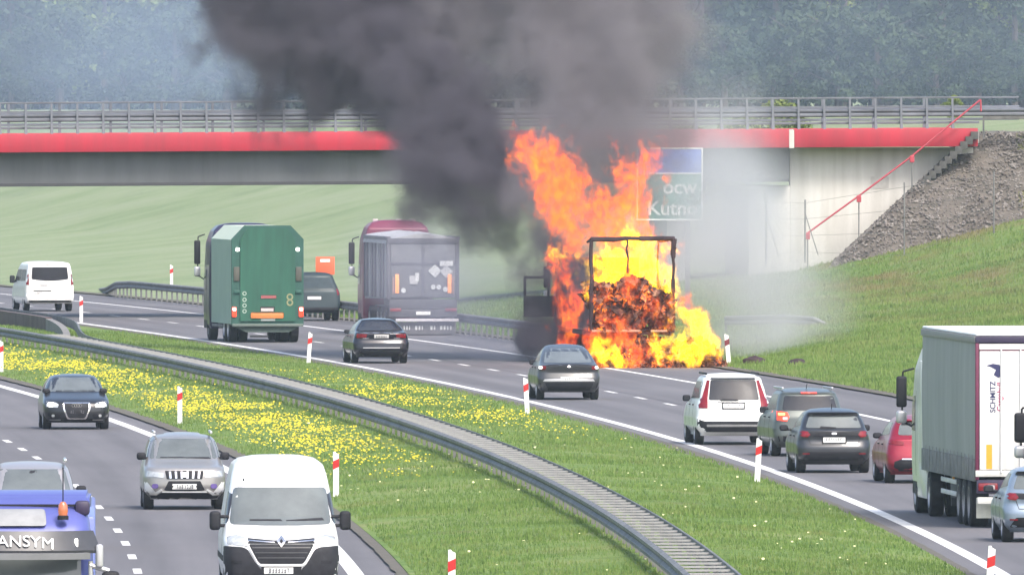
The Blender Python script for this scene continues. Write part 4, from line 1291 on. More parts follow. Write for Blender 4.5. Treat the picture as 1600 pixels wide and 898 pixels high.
for k in range(4):
    rb = lathe_x([(-.006, .034), (-.006, .042), (.006, .042), (.006, .034), (-.006, .034)], 16)
    bmesh.ops.rotate(rb, verts=rb.verts, cent=(0, 0, 0), matrix=Matrix.Rotation(math.pi / 2, 3, 'Z'))
    bmesh.ops.translate(rb, verts=rb.verts, vec=((k - 1.5) * .062, q.y + .042, .635))
    t_ = bpy.data.meshes.new("t"); rb.to_mesh(t_); rb.free(); b.from_mesh(t_)
mk("ring_badge", b, M_CHROME, V.root)
V.plate('front', 0, .47, surround=False)
V.pair("air_intake", [(-.78, .3), (-.42, .27), (-.4, .4), (-.76, .44)], 'front', M_BLACKP, proud=.006, rd=.03)
V.pair("fog_lamp", V.rect(-.66, -.58, .33, .4), 'front', M_HEADL, proud=.012, rd=.03)
V.dec("chin_spoiler", V.rect(-.7, .7, .17, .22), 'front', M_BLACKP, proud=.02)
V.pair("bumper_strip", V.rect(-.8, -.42, .245, .262), 'front', M_SILV, proud=.015)
side_glass(V, [(-1.2, 1.04), (.7, .99), (.05, 1.31), (-.9, 1.31)])
V.mirrors(.72, 1.0, M_BLACKP, h=.13)

# silver-beige SUV
sp = std(1.775, 1.58, 4.17, 1.05, .68, [(.22, .2), (.34, .05), (.5, 0), (.9, .05), (1.05, .1), (1.5, .4), (1.61, 1.0)], [(.24, .22), (.36, .06), (.5, 0), (.72, .02), (.86, .06), (.92, .18), (1.0, .8), (1.04, 1.0), (1.08, 1.1), (1.5, 1.75), (1.56, 1.95), (1.61, 2.3)], r=.35, oh=.85, bf=.14, zb=.26)
V = car("silver_suv", "silver-beige oncoming SUV with slotted grille and white bumper accents", "car", 287, 795, sp, paint("silver_beige", (.33, .32, .31), .5, .32), oncoming=True)
V.dec("windscreen", [(-.73, 1.085), (.73, 1.085), (.62, 1.5), (-.62, 1.5)], 'front', M_WSCREEN, rd=.05, proud=.016)
V.dec("wiper", [(-.6, 1.08), (.0, 1.1), (.0, 1.115), (-.55, 1.115)], 'front', M_BLACKP, proud=.02)
V.dec("wiper", [(-.05, 1.1), (.5, 1.1), (.5, 1.12), (.0, 1.125)], 'front', M_BLACKP, proud=.02)
V.dec("grille", [(-.42, .84), (.42, .84), (.38, .66), (-.38, .66)], 'front', M_BLACKP, proud=.012, rd=.02)
for k in range(6):
    x = -.3 + k * .12
    if abs(x) > .04: V.dec("grille_bar", [(x - .025 + x * .05, .825), (x + .02 + x * .05, .825), (x + .02, .675), (x - .025, .675)], 'front', M_CHROME, proud=.02)
V.dec("badge", rounded([(-.06, .7), (.06, .7), (.06, .81), (-.06, .81)], .05), 'front', M_CHROME, proud=.03)
V.pair("headlight", [(-.83, .72), (-.44, .69), (-.44, .79), (-.8, .84)], 'front', M_HEADL, proud=.012, rd=.02)
V.dec("lower_grille", [(-.34, .62), (.34, .62), (.44, .42), (.3, .4), (-.3, .4), (-.44, .42)], 'front', M_BLACKP, proud=.012, rd=.02)
V.plate('front', .0, .5, surround=False)
V.dec("bumper_cover", [(-.84, .3), (-.6, .3), (-.5, .36), (.5, .36), (.6, .3), (.84, .3), (.8, .2), (-.8, .2)], 'front', M_BLACKP, proud=.02)
M_WACC = mat("white_accent", (.8, .8, .79), .4)
V.pair("bumper_accent", [(-.86, .6), (-.79, .59), (-.77, .4), (-.62, .38), (-.5, .45), (-.46, .43), (-.6, .31), (-.84, .32)], 'front', M_WACC, proud=.022)
V.dec("bumper_accent", [(-.48, .4), (.48, .4), (.48, .372), (-.48, .372)], 'front', M_WACC, proud=.024)
V.pair("fog_lamp", V.rect(-.7, -.56, .46, .56), 'front', mat("violet_lens", (.14, .1, .3), .2), proud=.015, rd=.05)
side_glass(V, [(-1.5, 1.15), (.65, 1.1), (.1, 1.45), (-1.3, 1.46)])
V.mirrors(.62, 1.13, M_BLACKP)
for sx in (-1, 1): bx("roof_rail", sx * .61 - .025, sx * .61 + .025, -1.4, .3, 1.6, 1.66, M_SILV, V.root, .015)

# silver SUV half hidden behind the blue lorry
sp = std(1.85, 1.68, 4.5, 1.1, .7, [(.22, .2), (.34, .05), (.5, 0), (1.1, .1), (1.5, .4), (1.68, 1.0)], [(.24, .22), (.36, .06), (.5, 0), (.8, .05), (.98, .25), (1.08, .95), (1.12, 1.1), (1.56, 1.75), (1.62, 1.95), (1.68, 2.3)], r=.35, oh=.85)
V = car("grey_suv", "grey SUV roof and windscreen showing above the blue lorry cab", "car", 50, 858, sp, paint("warm_silver", (.4, .38, .38), .5, .35), oncoming=True)
V.dec("windscreen", [(-.77, 1.125), (.77, 1.125), (.65, 1.56), (-.65, 1.56)], 'front', M_WSCREEN, rd=.05, proud=.016)
V.dec("mirror_mount", V.rect(-.1, .1, 1.47, 1.55), 'front', M_BLACKP, proud=.012, rd=.02)
V.dec("grille", [(-.4, .9), (.4, .9), (.36, .7), (-.36, .7)], 'front', M_BLACKP, proud=.012)
V.pair("headlight", [(-.84, .78), (-.46, .76), (-.46, .86), (-.82, .92)], 'front', M_HEADL, proud=.012)
V.plate('front', 0, .55)
side_glass(V, [(-1.6, 1.18), (.65, 1.14), (.1, 1.5), (-1.4, 1.5)])
V.mirrors(.62, 1.16, M_BLACKP)
for sx in (-1, 1): bx("roof_rail", sx * .66 - .03, sx * .66 + .03, -1.4, .35, 1.675, 1.76, M_CHROME, V.root, .02)

# white panel van
sp = dict(W=2.07, H=2.44, L=5.55, wid=[(.24, .94), (.34, 1.0), (.6, 1.035), (1.0, 1.03), (1.2, 1.0), (1.4, .98), (1.9, .9), (2.15, .85), (2.3, .8), (2.39, .7), (2.43, .52), (2.44, .42)],
          rear=[(.3, .1), (.5, 0), (2.3, .05), (2.44, .4)], front=[(.24, .12), (.36, .02), (.6, 0), (.85, .02), (.98, .1), (1.1, .3), (1.26, .72), (1.32, .85), (1.93, 1.4), (2.05, 1.55), (2.28, 1.95), (2.38, 2.2), (2.44, 2.7)], r=.35, oh=.95, zb=.3, bf=.16, rcf=(.3, .35))
V = car("white_panel_van", "white high-roofed oncoming panel van with black grille and bumper", "van", 438, 929, sp, paint("van_white", (.82, .82, .82)), oncoming=True, dh=-.012)
V.dec("windscreen", [(-.91, 1.27), (-.3, 1.25), (.3, 1.25), (.91, 1.27), (.83, 1.92), (-.83, 1.92)], 'front', M_WSCREEN, rd=.08, proud=.018)
V.dec("wiper", [(-.8, 1.32), (-.1, 1.32), (-.1, 1.345), (-.75, 1.385)], 'front', M_BLACKP, proud=.025)
V.dec("wiper", [(-.05, 1.32), (.55, 1.33), (.55, 1.36), (.0, 1.36)], 'front', M_BLACKP, proud=.025)
for u, z in ((.78, 1.77), (.77, 1.47), (-.76, 1.45)): V.dec("sticker", V.rect(u - .03, u + .03, z - .025, z + .025), 'front', M_WPLAST, proud=.012, rd=.01)
V.dec("windscreen_note", [(-.22, 1.42), (-.05, 1.42), (0, 1.44), (-.1, 1.455), (-.2, 1.45)], 'front', M_WPLAST, proud=.012)
V.dec("roof_lamp", V.rect(.63, .66, 2.03, 2.07), 'front', M_BLACKP, proud=.02)
V.dec("mirror_mount", V.rect(-.13, .13, 1.83, 1.92), 'front', M_BLACKP, proud=.011, rd=.03)
V.pair("headlight", [(-.97, .92), (-.68, .9), (-.6, .97), (-.63, 1.05), (-.8, 1.1), (-.97, 1.06)], 'front', M_HEADL, proud=.015, rd=.03)
V.dec("upper_grille", [(-.6, 1.04), (-.15, 1.0), (.15, 1.0), (.6, 1.04), (.6, .94), (-.6, .94)], 'front', M_BLACKP, proud=.012)
V.pair("grille_strip", [(-.6, .99), (-.12, .955), (-.12, .975), (-.6, 1.012)], 'front', M_CHROME, proud=.02)
V.dec("badge", [(0, .88), (.085, .985), (0, 1.09), (-.085, .985)], 'front', M_CHROME, proud=.035)
V.dec("badge_centre", [(0, .94), (.03, .985), (0, 1.03), (-.03, .985)], 'front', M_BLACKP, proud=.042)
V.dec("lower_grille", [(-.58, .93), (.58, .93), (.5, .72), (.38, .58), (-.38, .58), (-.5, .72)], 'front', M_BLACKP, proud=.01, rd=.03)
for k in range(3): V.dec("grille_slat", V.rect(-.52 + .05 * k, .52 - .05 * k, .86 - .09 * k, .875 - .09 * k), 'front', mat("slat_grey", (.08, .08, .085), .5), proud=.02)
V.pair("bumper_cover", [(-1.03, .9), (-.7, .88), (-.6, .84), (-.44, .56), (-.36, .5), (-.36, .3), (-.98, .3), (-1.03, .5)], 'front', mat("bumper_grey", (.03, .03, .035), .6, var=.25, spec=.2), proud=.02, rd=.04)
V.dec("bumper_middle", V.rect(-.36, .36, .3, .55), 'front', mat("bumper_grey", (.03, .03, .035), .6, var=.25, spec=.2), proud=.018)
V.pair("grille_outline", [(-.66, .9), (-.6, .9), (-.42, .57), (-.36, .535), (-.0, .535), (0, .555), (-.35, .555), (-.4, .58), (-.58, .915), (-.66, .915)], 'front', M_WACC, proud=.028)
V.pair("fog_recess", V.rect(-.9, -.7, .58, .64), 'front', M_BLACKP, proud=.026, rd=.02)
V.plate('front', .05, .46, surround=False)
V.sides("side_window", [(.9, 1.3), (1.72, 1.28), (1.3, 1.8), (.9, 1.85)], M_GLASS, rd=.05)
V.sides("rub_strip", V.rect(-2.4, 2.2, .62, .72), M_BLACKP, proud=.012)
V.sides("door_gap", V.rect(.84, .852, .5, 2.0), M_SEAM, proud=.003)
for sx in (-1, 1):
    q, _ = V.cast('left' if sx < 0 else 'right', 1.65, 1.3)
    b = bmesh.new(); x0 = q.x + sx * .1
    box(b, min(x0, x0 + sx * .2), max(x0, x0 + sx * .2), 1.56, 1.74, 1.16, 1.5, .06, 3)
    for zz in (1.24, 1.4): tube(b, (q.x - sx * .05, 1.65, zz), (x0 + sx * .05, 1.65, zz), .03)
    mk("mirror", b, M_BLACKP, V.root, smooth=40)
# ================================================================ LORRIES
def truck_root(label, X, Y, ang, cat="lorry", name="lorry", oncoming=False):
    V = Veh(name, label, cat, X, Y, ang, oncoming)
    return V
def wheelset(V, ys, W_, r, tw, dual=False, rim=None):
    for y in ys:
        for sx in (-1, 1):
            wheel(V.root, sx * (W_ / 2 - tw / 2 - .02), y, r, tw, sx, rim)
            if dual: wheel(V.root, sx * (W_ / 2 - tw * 1.6 - .05), y, r, tw, sx, rim)
def cab(V, yr, L, H, pm, W_=2.5, mirror=M_BLACKP, zb=.4, mz=2.45, mh=.72, parent=None):
    """cab whose rear wall stands at yr and whose nose points along +y"""
    wid = [(zb, W_ * .46), (zb + .15, W_ * .49), (1.2, W_ * .5), (2.2, W_ * .5), (H - .7, W_ * .485), (H - .25, W_ * .43), (H - .08, W_ * .36), (H, W_ * .24)]
    bm = shell_mesh(L, W_, wid, [(zb, .05), (H - .3, .0), (H, .35)], [(zb, .1), (zb + .2, 0), (1.4, .02), (1.6, .06), (2.7, .28), (H - .4, .5), (H - .1, .75), (H, 1.1)], (.25, .25), (.1, .1), .1, .01)
    bmesh.ops.translate(bm, verts=bm.verts, vec=(0, yr + L / 2, 0))
    o = V.shell(bm, pm, name="cab")
    yf = yr + L
    V.sides("side_window", [(yf - 1.25, 1.75), (yf - .3, 1.75), (yf - .45, 2.45), (yf - 1.2, 2.5)], M_GLASS, rd=.05)
    V.sides("door_gap", V.rect(yf - 1.36, yf - 1.345, .8, 2.6), M_SEAM, proud=.003)
    for sx in (-1, 1):
        x = sx * (W_ / 2 + .1)
        b = bmesh.new()
        box(b, min(x, x + sx * .22), max(x, x + sx * .22), yf - .32, yf - .17, mz - mh * .1, mz + mh * .9, .05, 3)
        m = mk("mirror", b, mirror, V.root, smooth=40)
        b = bmesh.new()
        box(b, min(x, x + sx * .22), max(x, x + sx * .22), yf - .34, yf - .15, mz - mh * .62, mz - mh * .2, .06, 3)
        mk("wide_mirror", b, M_SILV if sx < 0 else mirror, V.root, smooth=40)
        b = bmesh.new()
        tube(b, (sx * (W_ / 2 - .06), yf - .25, mz + mh * 1.15), (x + sx * .08, yf - .25, mz + mh * 1.05), .022)
        tube(b, (x + sx * .08, yf - .25, mz + mh * 1.05), (x + sx * .1, yf - .25, mz - mh * .5), .02)
        tube(b, (sx * (W_ / 2 - .06), yf - .25, mz - mh * .75), (x + sx * .1, yf - .25, mz - mh * .55), .022)
        mk("mirror_arm", b, M_BLACKP, V.root)
    bx("wheel_arch", -W_ / 2 + .02, W_ / 2 - .02, yf - 1.5, yf - .35, .42, .95, M_BLACKP, V.root)
    return o
M_CURT = mat("grey_curtain", (.36, .36, .345), .6, col2=(.27, .27, .255), scale=.8, streak=(1, 1.2, .3), bump=.08, bscale=3)
M_CURTD = mat("dirty_curtain_hem", (.26, .255, .24), .8, col2=(.13, .125, .12), scale=3.5)
M_TWHITE = mat("white_trailer_paint", (.74, .74, .73), .45, col2=(.58, .57, .55), scale=1.0, streak=(2.5, 2.5, .3))
M_ROOFW = mat("white_tarp", (.86, .86, .86), .6, var=.03)
M_MAROON = mat("maroon_frame", (.12, .015, .05), .5, var=.2)
M_DKP = mat("dark_violet_trim", (.035, .025, .06), .5)
M_CHAS = mat("chassis_grey", (.05, .05, .055), .7, var=.3, scale=4)
M_CREAM = mat("cream_panel", (.62, .62, .52), .5)

def curtain_trailer(V, L, W_, H, logo=True, roof=M_ROOFW):
    w = W_ / 2; R = V.root
    z0 = 1.18
    bx("floor", -w + .03, w - .03, .05, L, 1.05, z0, M_CHAS, R)
    for sx in (-1, 1):
        # slightly billowed curtain
        v, f = [], []
        ny, nz = 40, 8
        for i in range(ny + 1):
            for j in range(nz + 1):
                y = .14 + (L - .2) * i / ny; z = 1.42 + (H - .2 - 1.42) * j / nz
                bul = .012 * math.sin(i * 1.9) * math.sin(math.pi * j / nz) + .02 * math.sin(math.pi * j / nz)
                v.append((sx * (w - .02 + bul), y, z))
        for i in range(ny):
            for j in range(nz):
                a = i * (nz + 1) + j
                f.append((a, a + 1, a + nz + 2, a + nz + 1))
        n0 = len(v)
        pyd("curtain", v, f, M_CURT, R, smooth=80)
        x0, x1 = sorted((sx * (w - .035), sx * (w + .012)))
        bx("curtain_hem", x0, x1, .14, L - .04, .96, 1.419, M_CURTD, R, .01)
        for k in range(14):
            y = .6 + k * (L - 1) / 14
            bx("strap", *sorted((sx * (w + .0125), sx * (w + .02))), y, y + .05, 1.0, 1.5, M_CURTD, R)
        bx("roof_rail", *sorted((sx * (w - .05), sx * (w + .02))), .05, L, H - .2, H - .06, mat("rail_grey", (.25, .24, .24), .5), R, .01)
    bx("front_wall", -w + .02, w - .02, L - .04, L + .02, 1.0, H - .06, M_TWHITE, R)
    b = bmesh.new()
    box(b, -w + .01, w - .01, .06, L + .01, H - .058, H, .03)
    mk("roof", b, roof, R, smooth=40)
    bx("rear_header", -w, w, 0, .13, H - .2, H - .062, M_DKP, R, .015)
    bx("header_strip", -w + .08, w - .08, -.012, -.001, H - .33, H - .215, M_TWHITE, R)
    for sx in (-1, 1):
        bx("rear_post", *sorted((sx * (w - .075), sx * w)), 0, .13, 1.0, H - .201, M_MAROON, R, .012)
    for sx in (-1, 1):
        x0, x1 = sorted((sx * .006, sx * (w - .085)))
        d = bx("rear_door", x0, x1, -.02, .05, 1.2, H - .36, M_TWHITE, R, .01)
        for q in (.35, .75):
            b = bmesh.new(); tube(b, (sx * q, -.045, 1.15), (sx * q, -.045, H - .3), .018); mk("lock_bar", b, M_TWHITE, d)
        bx("reflector_strip", *sorted((sx * (w - .22), sx * (w - .34))), -.026, -.021, 1.22, 1.72, mat("amber_strip", (.75, .33, .03), .4), d)
    bx("header_line", -w + .08, w - .08, -.022, -.013, H - .355, H - .335, M_MAROON, R)
    bx("rear_sill", -w, w, -.03, .1, 1.06, 1.19, mat("sill_cream", (.6, .6, .56), .5), R, .01)
    bx("chassis_rail", -.55, -.4, .3, L - 1, .75, 1.05, M_CHAS, R); bx("chassis_rail", .4, .55, .3, L - 1, .75, 1.05, M_CHAS, R)
    bx("light_board", -w + .03, w - .03, .02, .1, .72, 1.0, M_DKP, R, .01)
    for sx in (-1, 1):
        bx("tail_light", *sorted((sx * (w - .06), sx * (w - .46))), -.01, .019, .77, .93, M_TAIL, R, .02)
        bx("lamp_lens", *sorted((sx * (w - .24), sx * (w - .4))), -.02, -.011, .8, .9, mat("pale_lens", (.5, .42, .42), .3), R, .02)
        bx("mud_flap", *sorted((sx * (w - .06), sx * (w - .42))), .5, .52, .2, .62, M_CREAM, R)
    bx("underrun_bar", -w + .04, w - .04, -.02, .08, .5, .64, mat("sill_cream", (.6, .6, .56), .5), R, .015)
    V.plate_simple = bx("number_plate", -.26, .26, -.04, -.021, .52, .63, M_PLATE, R)
    ya = [1.9, 3.2, 4.5]
    wheelset(V, ya, W_, .5, .38, rim=mat("dull_rim", (.3, .3, .3), .5, .4))
    for y in ya: bx("axle", -w + .3, w - .3, y - .07, y + .07, .43, .57, M_CHAS, R)
    for sx in (-1, 1):
        bx("mudguard", *sorted((sx * (w - .03), sx * (w - .42))), 1.3, 5.1, 1.02, 1.05, M_CHAS, R)
        for z in (.55, .8): bx("side_guard", *sorted((sx * (w - .06), sx * (w - .09))), 5.6, L - 4.2, z, z + .1, M_TWHITE, R, .01)
        bx("pallet_box", *sorted((sx * (w - .08), sx * (w - .5))), 5.5, 7.2, .5, .98, M_CHAS, R, .02)
        bx("side_marker", *sorted((sx * (w - .03), sx * (w - .07))), 6.0, 6.12, .9, .96, mat("amber_strip", (.75, .33, .03), .4), R)
        bx("landing_leg", *sorted((sx * .75, sx * .88)), L - 2.9, L - 2.75, .25, 1.05, M_CHAS, R)
    if logo:
        # vertical emblem and lettering on the left-hand door
        z_ = H - .85
        pts = [(-.05, .0), (.0, .1), (-.1, .16), (-.2, .19), (-.06, .23), (.06, .21), (.13, .14), (.12, -.02), (.05, -.06)]
        b = bmesh.new()
        vs = [b.verts.new((x, 0, z)) for x, z in pts]
        fc = b.faces.new(vs); ex = bmesh.ops.extrude_face_region(b, geom=[fc])
        bmesh.ops.translate(b, verts=[g for g in ex["geom"] if isinstance(g, bmesh.types.BMVert)], vec=(0, -.004, 0))
        mk("emblem", b, mat("emblem_navy", (.03, .03, .1), .5), R, loc=(-w + .42, -.021, z_))
        t1 = text_mesh("SCHMITZ", .155, .002, .003); t2 = text_mesh("Cargobull", .15, .002, .003)
        link("lettering", t1, mat("emblem_navy", (.03, .03, .1), .5), R, (-w + .36, -.0225, z_ - .45), (math.pi / 2, -math.pi / 2, 0))
        link("lettering", t2, mat("letter_red", (.35, .03, .12), .5), R, (-w + .5, -.0225, z_ - .45), (math.pi / 2, -math.pi / 2, 0))

def tractor(V, y0, pm, H=3.8, mz=2.45, mh=.72, rimmat=None):
    cab(V, y0 + .75, 2.25, H, pm, mz=mz, mh=mh)
    w = 1.25
    bx("chassis", -.5, .5, y0 - 2.6, y0 + 2.7, .7, 1.02, M_CHAS, V.root)
    wheelset(V, [y0 + 2.0], 2.5, .5, .32, rim=rimmat); wheelset(V, [y0 - 1.6], 2.5, .5, .3, dual=True, rim=rimmat)
    for sx in (-1, 1):
        bx("side_skirt", *sorted((sx * (w - .02), sx * (w - .5))), y0 - .9, y0 + 1.35, .35, 1.0, pm, V.root, .03)
        bx("side_deflector", *sorted((sx * (w - .01), sx * (w - .06))), y0 + .25, y0 + .8, 1.1, H - .5, pm, V.root, .02)

# white curtain-sided lorry
P_WCAB = paint("cab_white", (.74, .75, .68))
V = truck_root("white curtain-sided lorry with grey side curtain and white rear doors", 10.79, 439.0, -.062)
curtain_trailer(V, 13.6, 2.55, 4.0)
tractor(V, 13.9, P_WCAB, H=3.75, mz=2.3, mh=.66)
# lorry outside the picture whose mirror shows at the right border
V = truck_root("lorry beyond the right border, only its black mirror showing", 11.6, 379.0, -.02)
curtain_trailer(V, 13.6, 2.55, 4.0, logo=False)
tractor(V, 13.9, paint("cab_blue", (.1, .16, .3)), H=3.7, mz=2.55, mh=.55)
V.root.location.x = 11.2

# ---------------------------------------------------------------- green lorry
M_GREEN = mat("green_body_paint", (.022, .115, .072), .6, col2=(.015, .075, .048), scale=1.2, streak=(2.5, 1, .35))
M_GREEND = mat("dark_green_frame", (.022, .085, .065), .6, var=.15)
M_GSIDE = mat("faded_green_side", (.3, .4, .33), .6, col2=(.25, .34, .28), scale=.8)  # sides paler and greyer than the rear panel
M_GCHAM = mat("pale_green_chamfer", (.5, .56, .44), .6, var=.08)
V = truck_root("green box lorry with chamfered roof seen from behind, dark cab", -8.56, 749.5, -.118)
R = V.root; Wg, Hg = 2.54, 4.1; w = Wg / 2
oct_ = [(-w, .62), (-w, 3.62), (-w + .46, Hg), (w - .46, Hg), (w, 3.62), (w, .62)]
def prism(name, poly, y0, y1, mt, parent):
    n = len(poly)
    v = [(x, y0, z) for x, z in poly] + [(x, y1, z) for x, z in poly]
    f = [tuple(range(n)), tuple(range(2 * n - 1, n - 1, -1))] + [(i, i + n, (i + 1) % n + n, (i + 1) % n) for i in range(n)]
    return pyd(name, v, f, mt, parent)
def scl(poly, k, dz=0): return [(x * k, (z - 2.2) * k + 2.2 + dz) for x, z in poly]
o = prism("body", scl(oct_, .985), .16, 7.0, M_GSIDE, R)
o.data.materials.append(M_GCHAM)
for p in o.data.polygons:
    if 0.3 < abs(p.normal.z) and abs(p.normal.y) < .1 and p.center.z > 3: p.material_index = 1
prism("rear_frame", oct_, .0, .159, M_GREEND, R)
inn = [(-.97, .75), (-.97, 3.6), (-.72, Hg - .1), (.72, Hg - .1), (.97, 3.6), (.97, .75)]
prism("rear_panel", inn, -.05, -.001, M_GREEN, R)
for sx in (-1, 1):
    bx("upper_lamp", *sorted((sx * 1.0, sx * 1.12)), -.05, -.001, 3.2, 3.32, M_HEADLIT, R, .03)
    bx("hinge_block", *sorted((sx * .99, sx * 1.2)), -.04, -.001, 2.15, 2.65, mat("hinge_brown", (.08, .08, .065), .7), R, .02)
    bx("tail_light", *sorted((sx * 1.1, sx * 1.26)), -.07, -.001, .9, 1.25, M_TAILLIT, R, .03)
    bx("lamp_glow", *sorted((sx * 1.13, sx * 1.23)), -.085, -.071, 1.12, 1.22, M_HEADLIT, R, .02)
    bx("latch_arm", *sorted((sx * .98, sx * 1.2)), -.06, -.001, 1.72, 1.84, M_GREEND, R, .02)
M_MARK = mat("pale_marking", (.38, .47, .4), .6)
M_MARK2 = mat("ochre_marking", (.26, .27, .14), .6)
for k, z in enumerate((1.72, 1.5, 1.3, 1.1)):
    rb = lathe_x([(-.004, .045), (-.004, .075), (.004, .075), (.004, .045), (-.004, .045)], 14)
    bmesh.ops.rotate(rb, verts=rb.verts, cent=(0, 0, 0), matrix=Matrix.Rotation(math.pi / 2, 3, 'Z'))
    mk("ring_mark", rb, M_MARK, R, loc=(-.82, -.058, z))
for z, s in ((1.6, .12), (1.4, .12)):
    rb = lathe_x([(-.006, s * .55), (-.006, s), (.006, s), (.006, s * .55), (-.006, s * .55)], 12)
    bmesh.ops.rotate(rb, verts=rb.verts, cent=(0, 0, 0), matrix=Matrix.Rotation(math.pi / 2, 3, 'Z'))
    mk("ring_mark", rb, M_MARK2, R, loc=(.78, -.058, z))
bx("red_label", -.24, .3, -.056, -.0505, 1.55, 1.66, mat("dull_red_label", (.34, .1, .1), .6), R, .02)
bx("plate_recess", -.26, .24, -.056, -.0505, 1.1, 1.26, M_CHAS, R, .02)
bx("number_plate", -.24, .2, -.064, -.0565, 1.09, 1.2, mat("pink_plate", (.62, .5, .48), .5), R)
bx("orange_plate", -.6, .56, -.07, -.0505, .86, 1.06, mat("orange_warning", (.62, .22, .06), .55), R, .04)
bx("grey_label", -.24, .26, -.056, -.0505, .76, .84, mat("dull_grey_label", (.3, .34, .32), .6), R)
prism("lower_hopper", [(-w + .04, .62), (-w + .25, .5), (-.75, .36), (.75, .36), (w - .25, .5), (w - .04, .62)], .03, 1.2, mat("hopper_dark_green", (.07, .1, .085), .7, var=.2), R)
bx("bumper_ledge", -w + .02, w - .02, -.1, .03, .56, .66, mat("ledge_grey_green", (.12, .15, .13), .7), R, .02)
bx("underrun_bar", -.6, .05, .2, .28, .18, .25, M_GALV, R, .01)
wheelset(V, [1.6, 2.95], 2.5, .5, .3, dual=True)
bx("chassis", -.5, .5, .5, 10, .7, 1.0, M_CHAS, R)
for sx in (-1, 1):
    bx("mudguard", *sorted((sx * (w - .05), sx * (w - .6))), 1.0, 3.6, 1.03, 1.07, M_CHAS, R)
    bx("fuel_tank", *sorted((sx * (w - .08), sx * (w - .6))), 4.4, 5.4, .45, .95, M_GALV2, R, .08)
    bx("side_guard", *sorted((sx * (w - .06), sx * (w - .1))), 3.7, 7.2, .5, .6, M_GALV2, R, .01)
P_VIO = paint("dark_violet", (.03, .025, .06), .2, .35)
cab(V, 7.3, 2.3, 4.13, P_VIO, W_=2.6, mz=2.75, mh=.85)
wheelset(V, [8.3], 2.5, .5, .32)
V.root.location.x = -8.57

# ---------------------------------------------------------------- grey tipper lorry
M_TIP = mat("grey_tipper_steel", (.15, .155, .165), .65, .1, col2=(.095, .098, .11), scale=1.2)
M_TIPD = mat("dark_tipper_frame", (.07, .07, .085), .6, var=.2)
M_TARP = mat("pale_grey_tarp", (.33, .33, .34), .7, var=.15, scale=1.5)
V = truck_root("grey tipper lorry with dark red cab stopped on the shoulder", -3.2, 770.5, -.104)
R = V.root; w = 1.28
v = [(-w, .1, 1.35), (w, .1, 1.35), (w, .1, 3.5), (-w, .1, 3.5), (-w, 8.6, 1.25), (w, 8.6, 1.25), (w, 8.6, 3.5), (-w, 8.6, 3.5)]
pyd("tipper_body", v, [(0, 1, 2, 3), (5, 4, 7, 6), (4, 0, 3, 7), (1, 5, 6, 2), (4, 5, 1, 0), (3, 2, 6, 7)], M_TIP, R)
for sx in (-1, 1):
    for k in range(9): bx("body_rib", *sorted((sx * w, sx * (w + .05))), .4 + k, .5 + k, 1.35, 3.42, M_TIPD if k % 3 else M_TARP, R, .01)
    bx("top_rail", *sorted((sx * (w - .05), sx * (w + .06))), .1, 8.6, 3.43, 3.56, M_TIPD, R, .015)
    bx("rear_post", *sorted((sx * (w - .1), sx * (w + .03))), .0, .12, 1.3, 3.56, M_TIPD, R, .015)
bx("tailgate", -w + .11, w - .11, .0, .09, 1.38, 3.3, M_TIP, R, .015)
bx("tailgate_frame", -w + .11, w - .11, -.03, -.001, 2.55, 2.63, M_TIPD, R); bx("tailgate_frame", -.05, .05, -.03, -.001, 1.4, 3.2, M_TIPD, R)
bx("top_beam", -w, w, -.03, .1, 3.3, 3.5, M_TIPD, R, .015)
# sagging cover over the load
v, f = [], []
nx, ny = 16, 14
for i in range(ny + 1):
    for j in range(nx + 1):
        u = j / nx * 2 - 1
        y = .02 + 8.55 * i / ny
        z = 3.5 + .2 * max(0, 1 - abs(u + .15) ** 1.2) + .05 * math.sin(i * 1.7 + u * 2) + (0 if 0 < i < ny else -.03)
        v.append((u * (w + .03), y, z))
for i in range(ny):
    for j in range(nx):
        a = i * (nx + 1) + j; f.append((a, a + 1, a + nx + 2, a + nx + 1))
n0 = len(v)
for j in range(nx + 1):
    u = j / nx * 2 - 1; v.append((u * (w + .03), .02, 3.45))
for j in range(nx): f.append((n0 + j, n0 + j + 1, j + 1, j))
for i in range(ny): 
    a = i * (nx + 1); b_ = a + nx + 1
    k = len(v); v.append((-w - .065, v[a][1], 3.3)); v.append((-w - .065, v[b_][1], 3.3)); f.append((k, a, b_, k + 1))
pyd("tarpaulin", v, f, M_TARP, R, smooth=60)
M_ORL = mat("orange_lamp_strip", (.75, .24, .06), .4, emit=(1, .3, .08), estr=.5)
for sx in (-1, 1):
    bx("orange_strip", *sorted((sx * 1.02, sx * .88)), -.05, -.001, 1.52, 2.2, M_ORL, R, .02)
    bx("side_glow", *sorted((sx * 1.12, sx * 1.05)), -.04, -.001, 1.5, 2.1, mat("faded_orange", (.3, .16, .13), .6), R, .01)
    bx("tail_light", *sorted((sx * .8, sx * 1.2)), -.04, .02, .86, .98, M_TAIL, R, .02)
M_PLAC = mat("pale_placard", (.55, .56, .56), .6, var=.1)
def rot_sq(name, x, z, s, mt):
    b = bmesh.new(); box(b, -s, s, -.006, 0, -s, s); bmesh.ops.rotate(b, verts=b.verts, cent=(0, 0, 0), matrix=Matrix.Rotation(math.pi / 4, 3, 'Y'))
    mk(name, b, mt, R, loc=(x, -.031, z))
rot_sq("placard", .42, 2.32, .17, M_PLAC); rot_sq("placard", .83, 2.3, .17, mat("grey_placard", (.42, .42, .43), .6))
bx("placard", .6, 1.08, -.037, -.031, 2.5, 2.68, M_PLAC, R)
bx("placard", -.5, -.2, -.037, -.031, 1.85, 2.15, mat("grey_placard", (.42, .42, .43), .6), R)
bx("placard", -.3, -.16, -.044, -.038, 1.95, 2.25, M_PLAC, R)
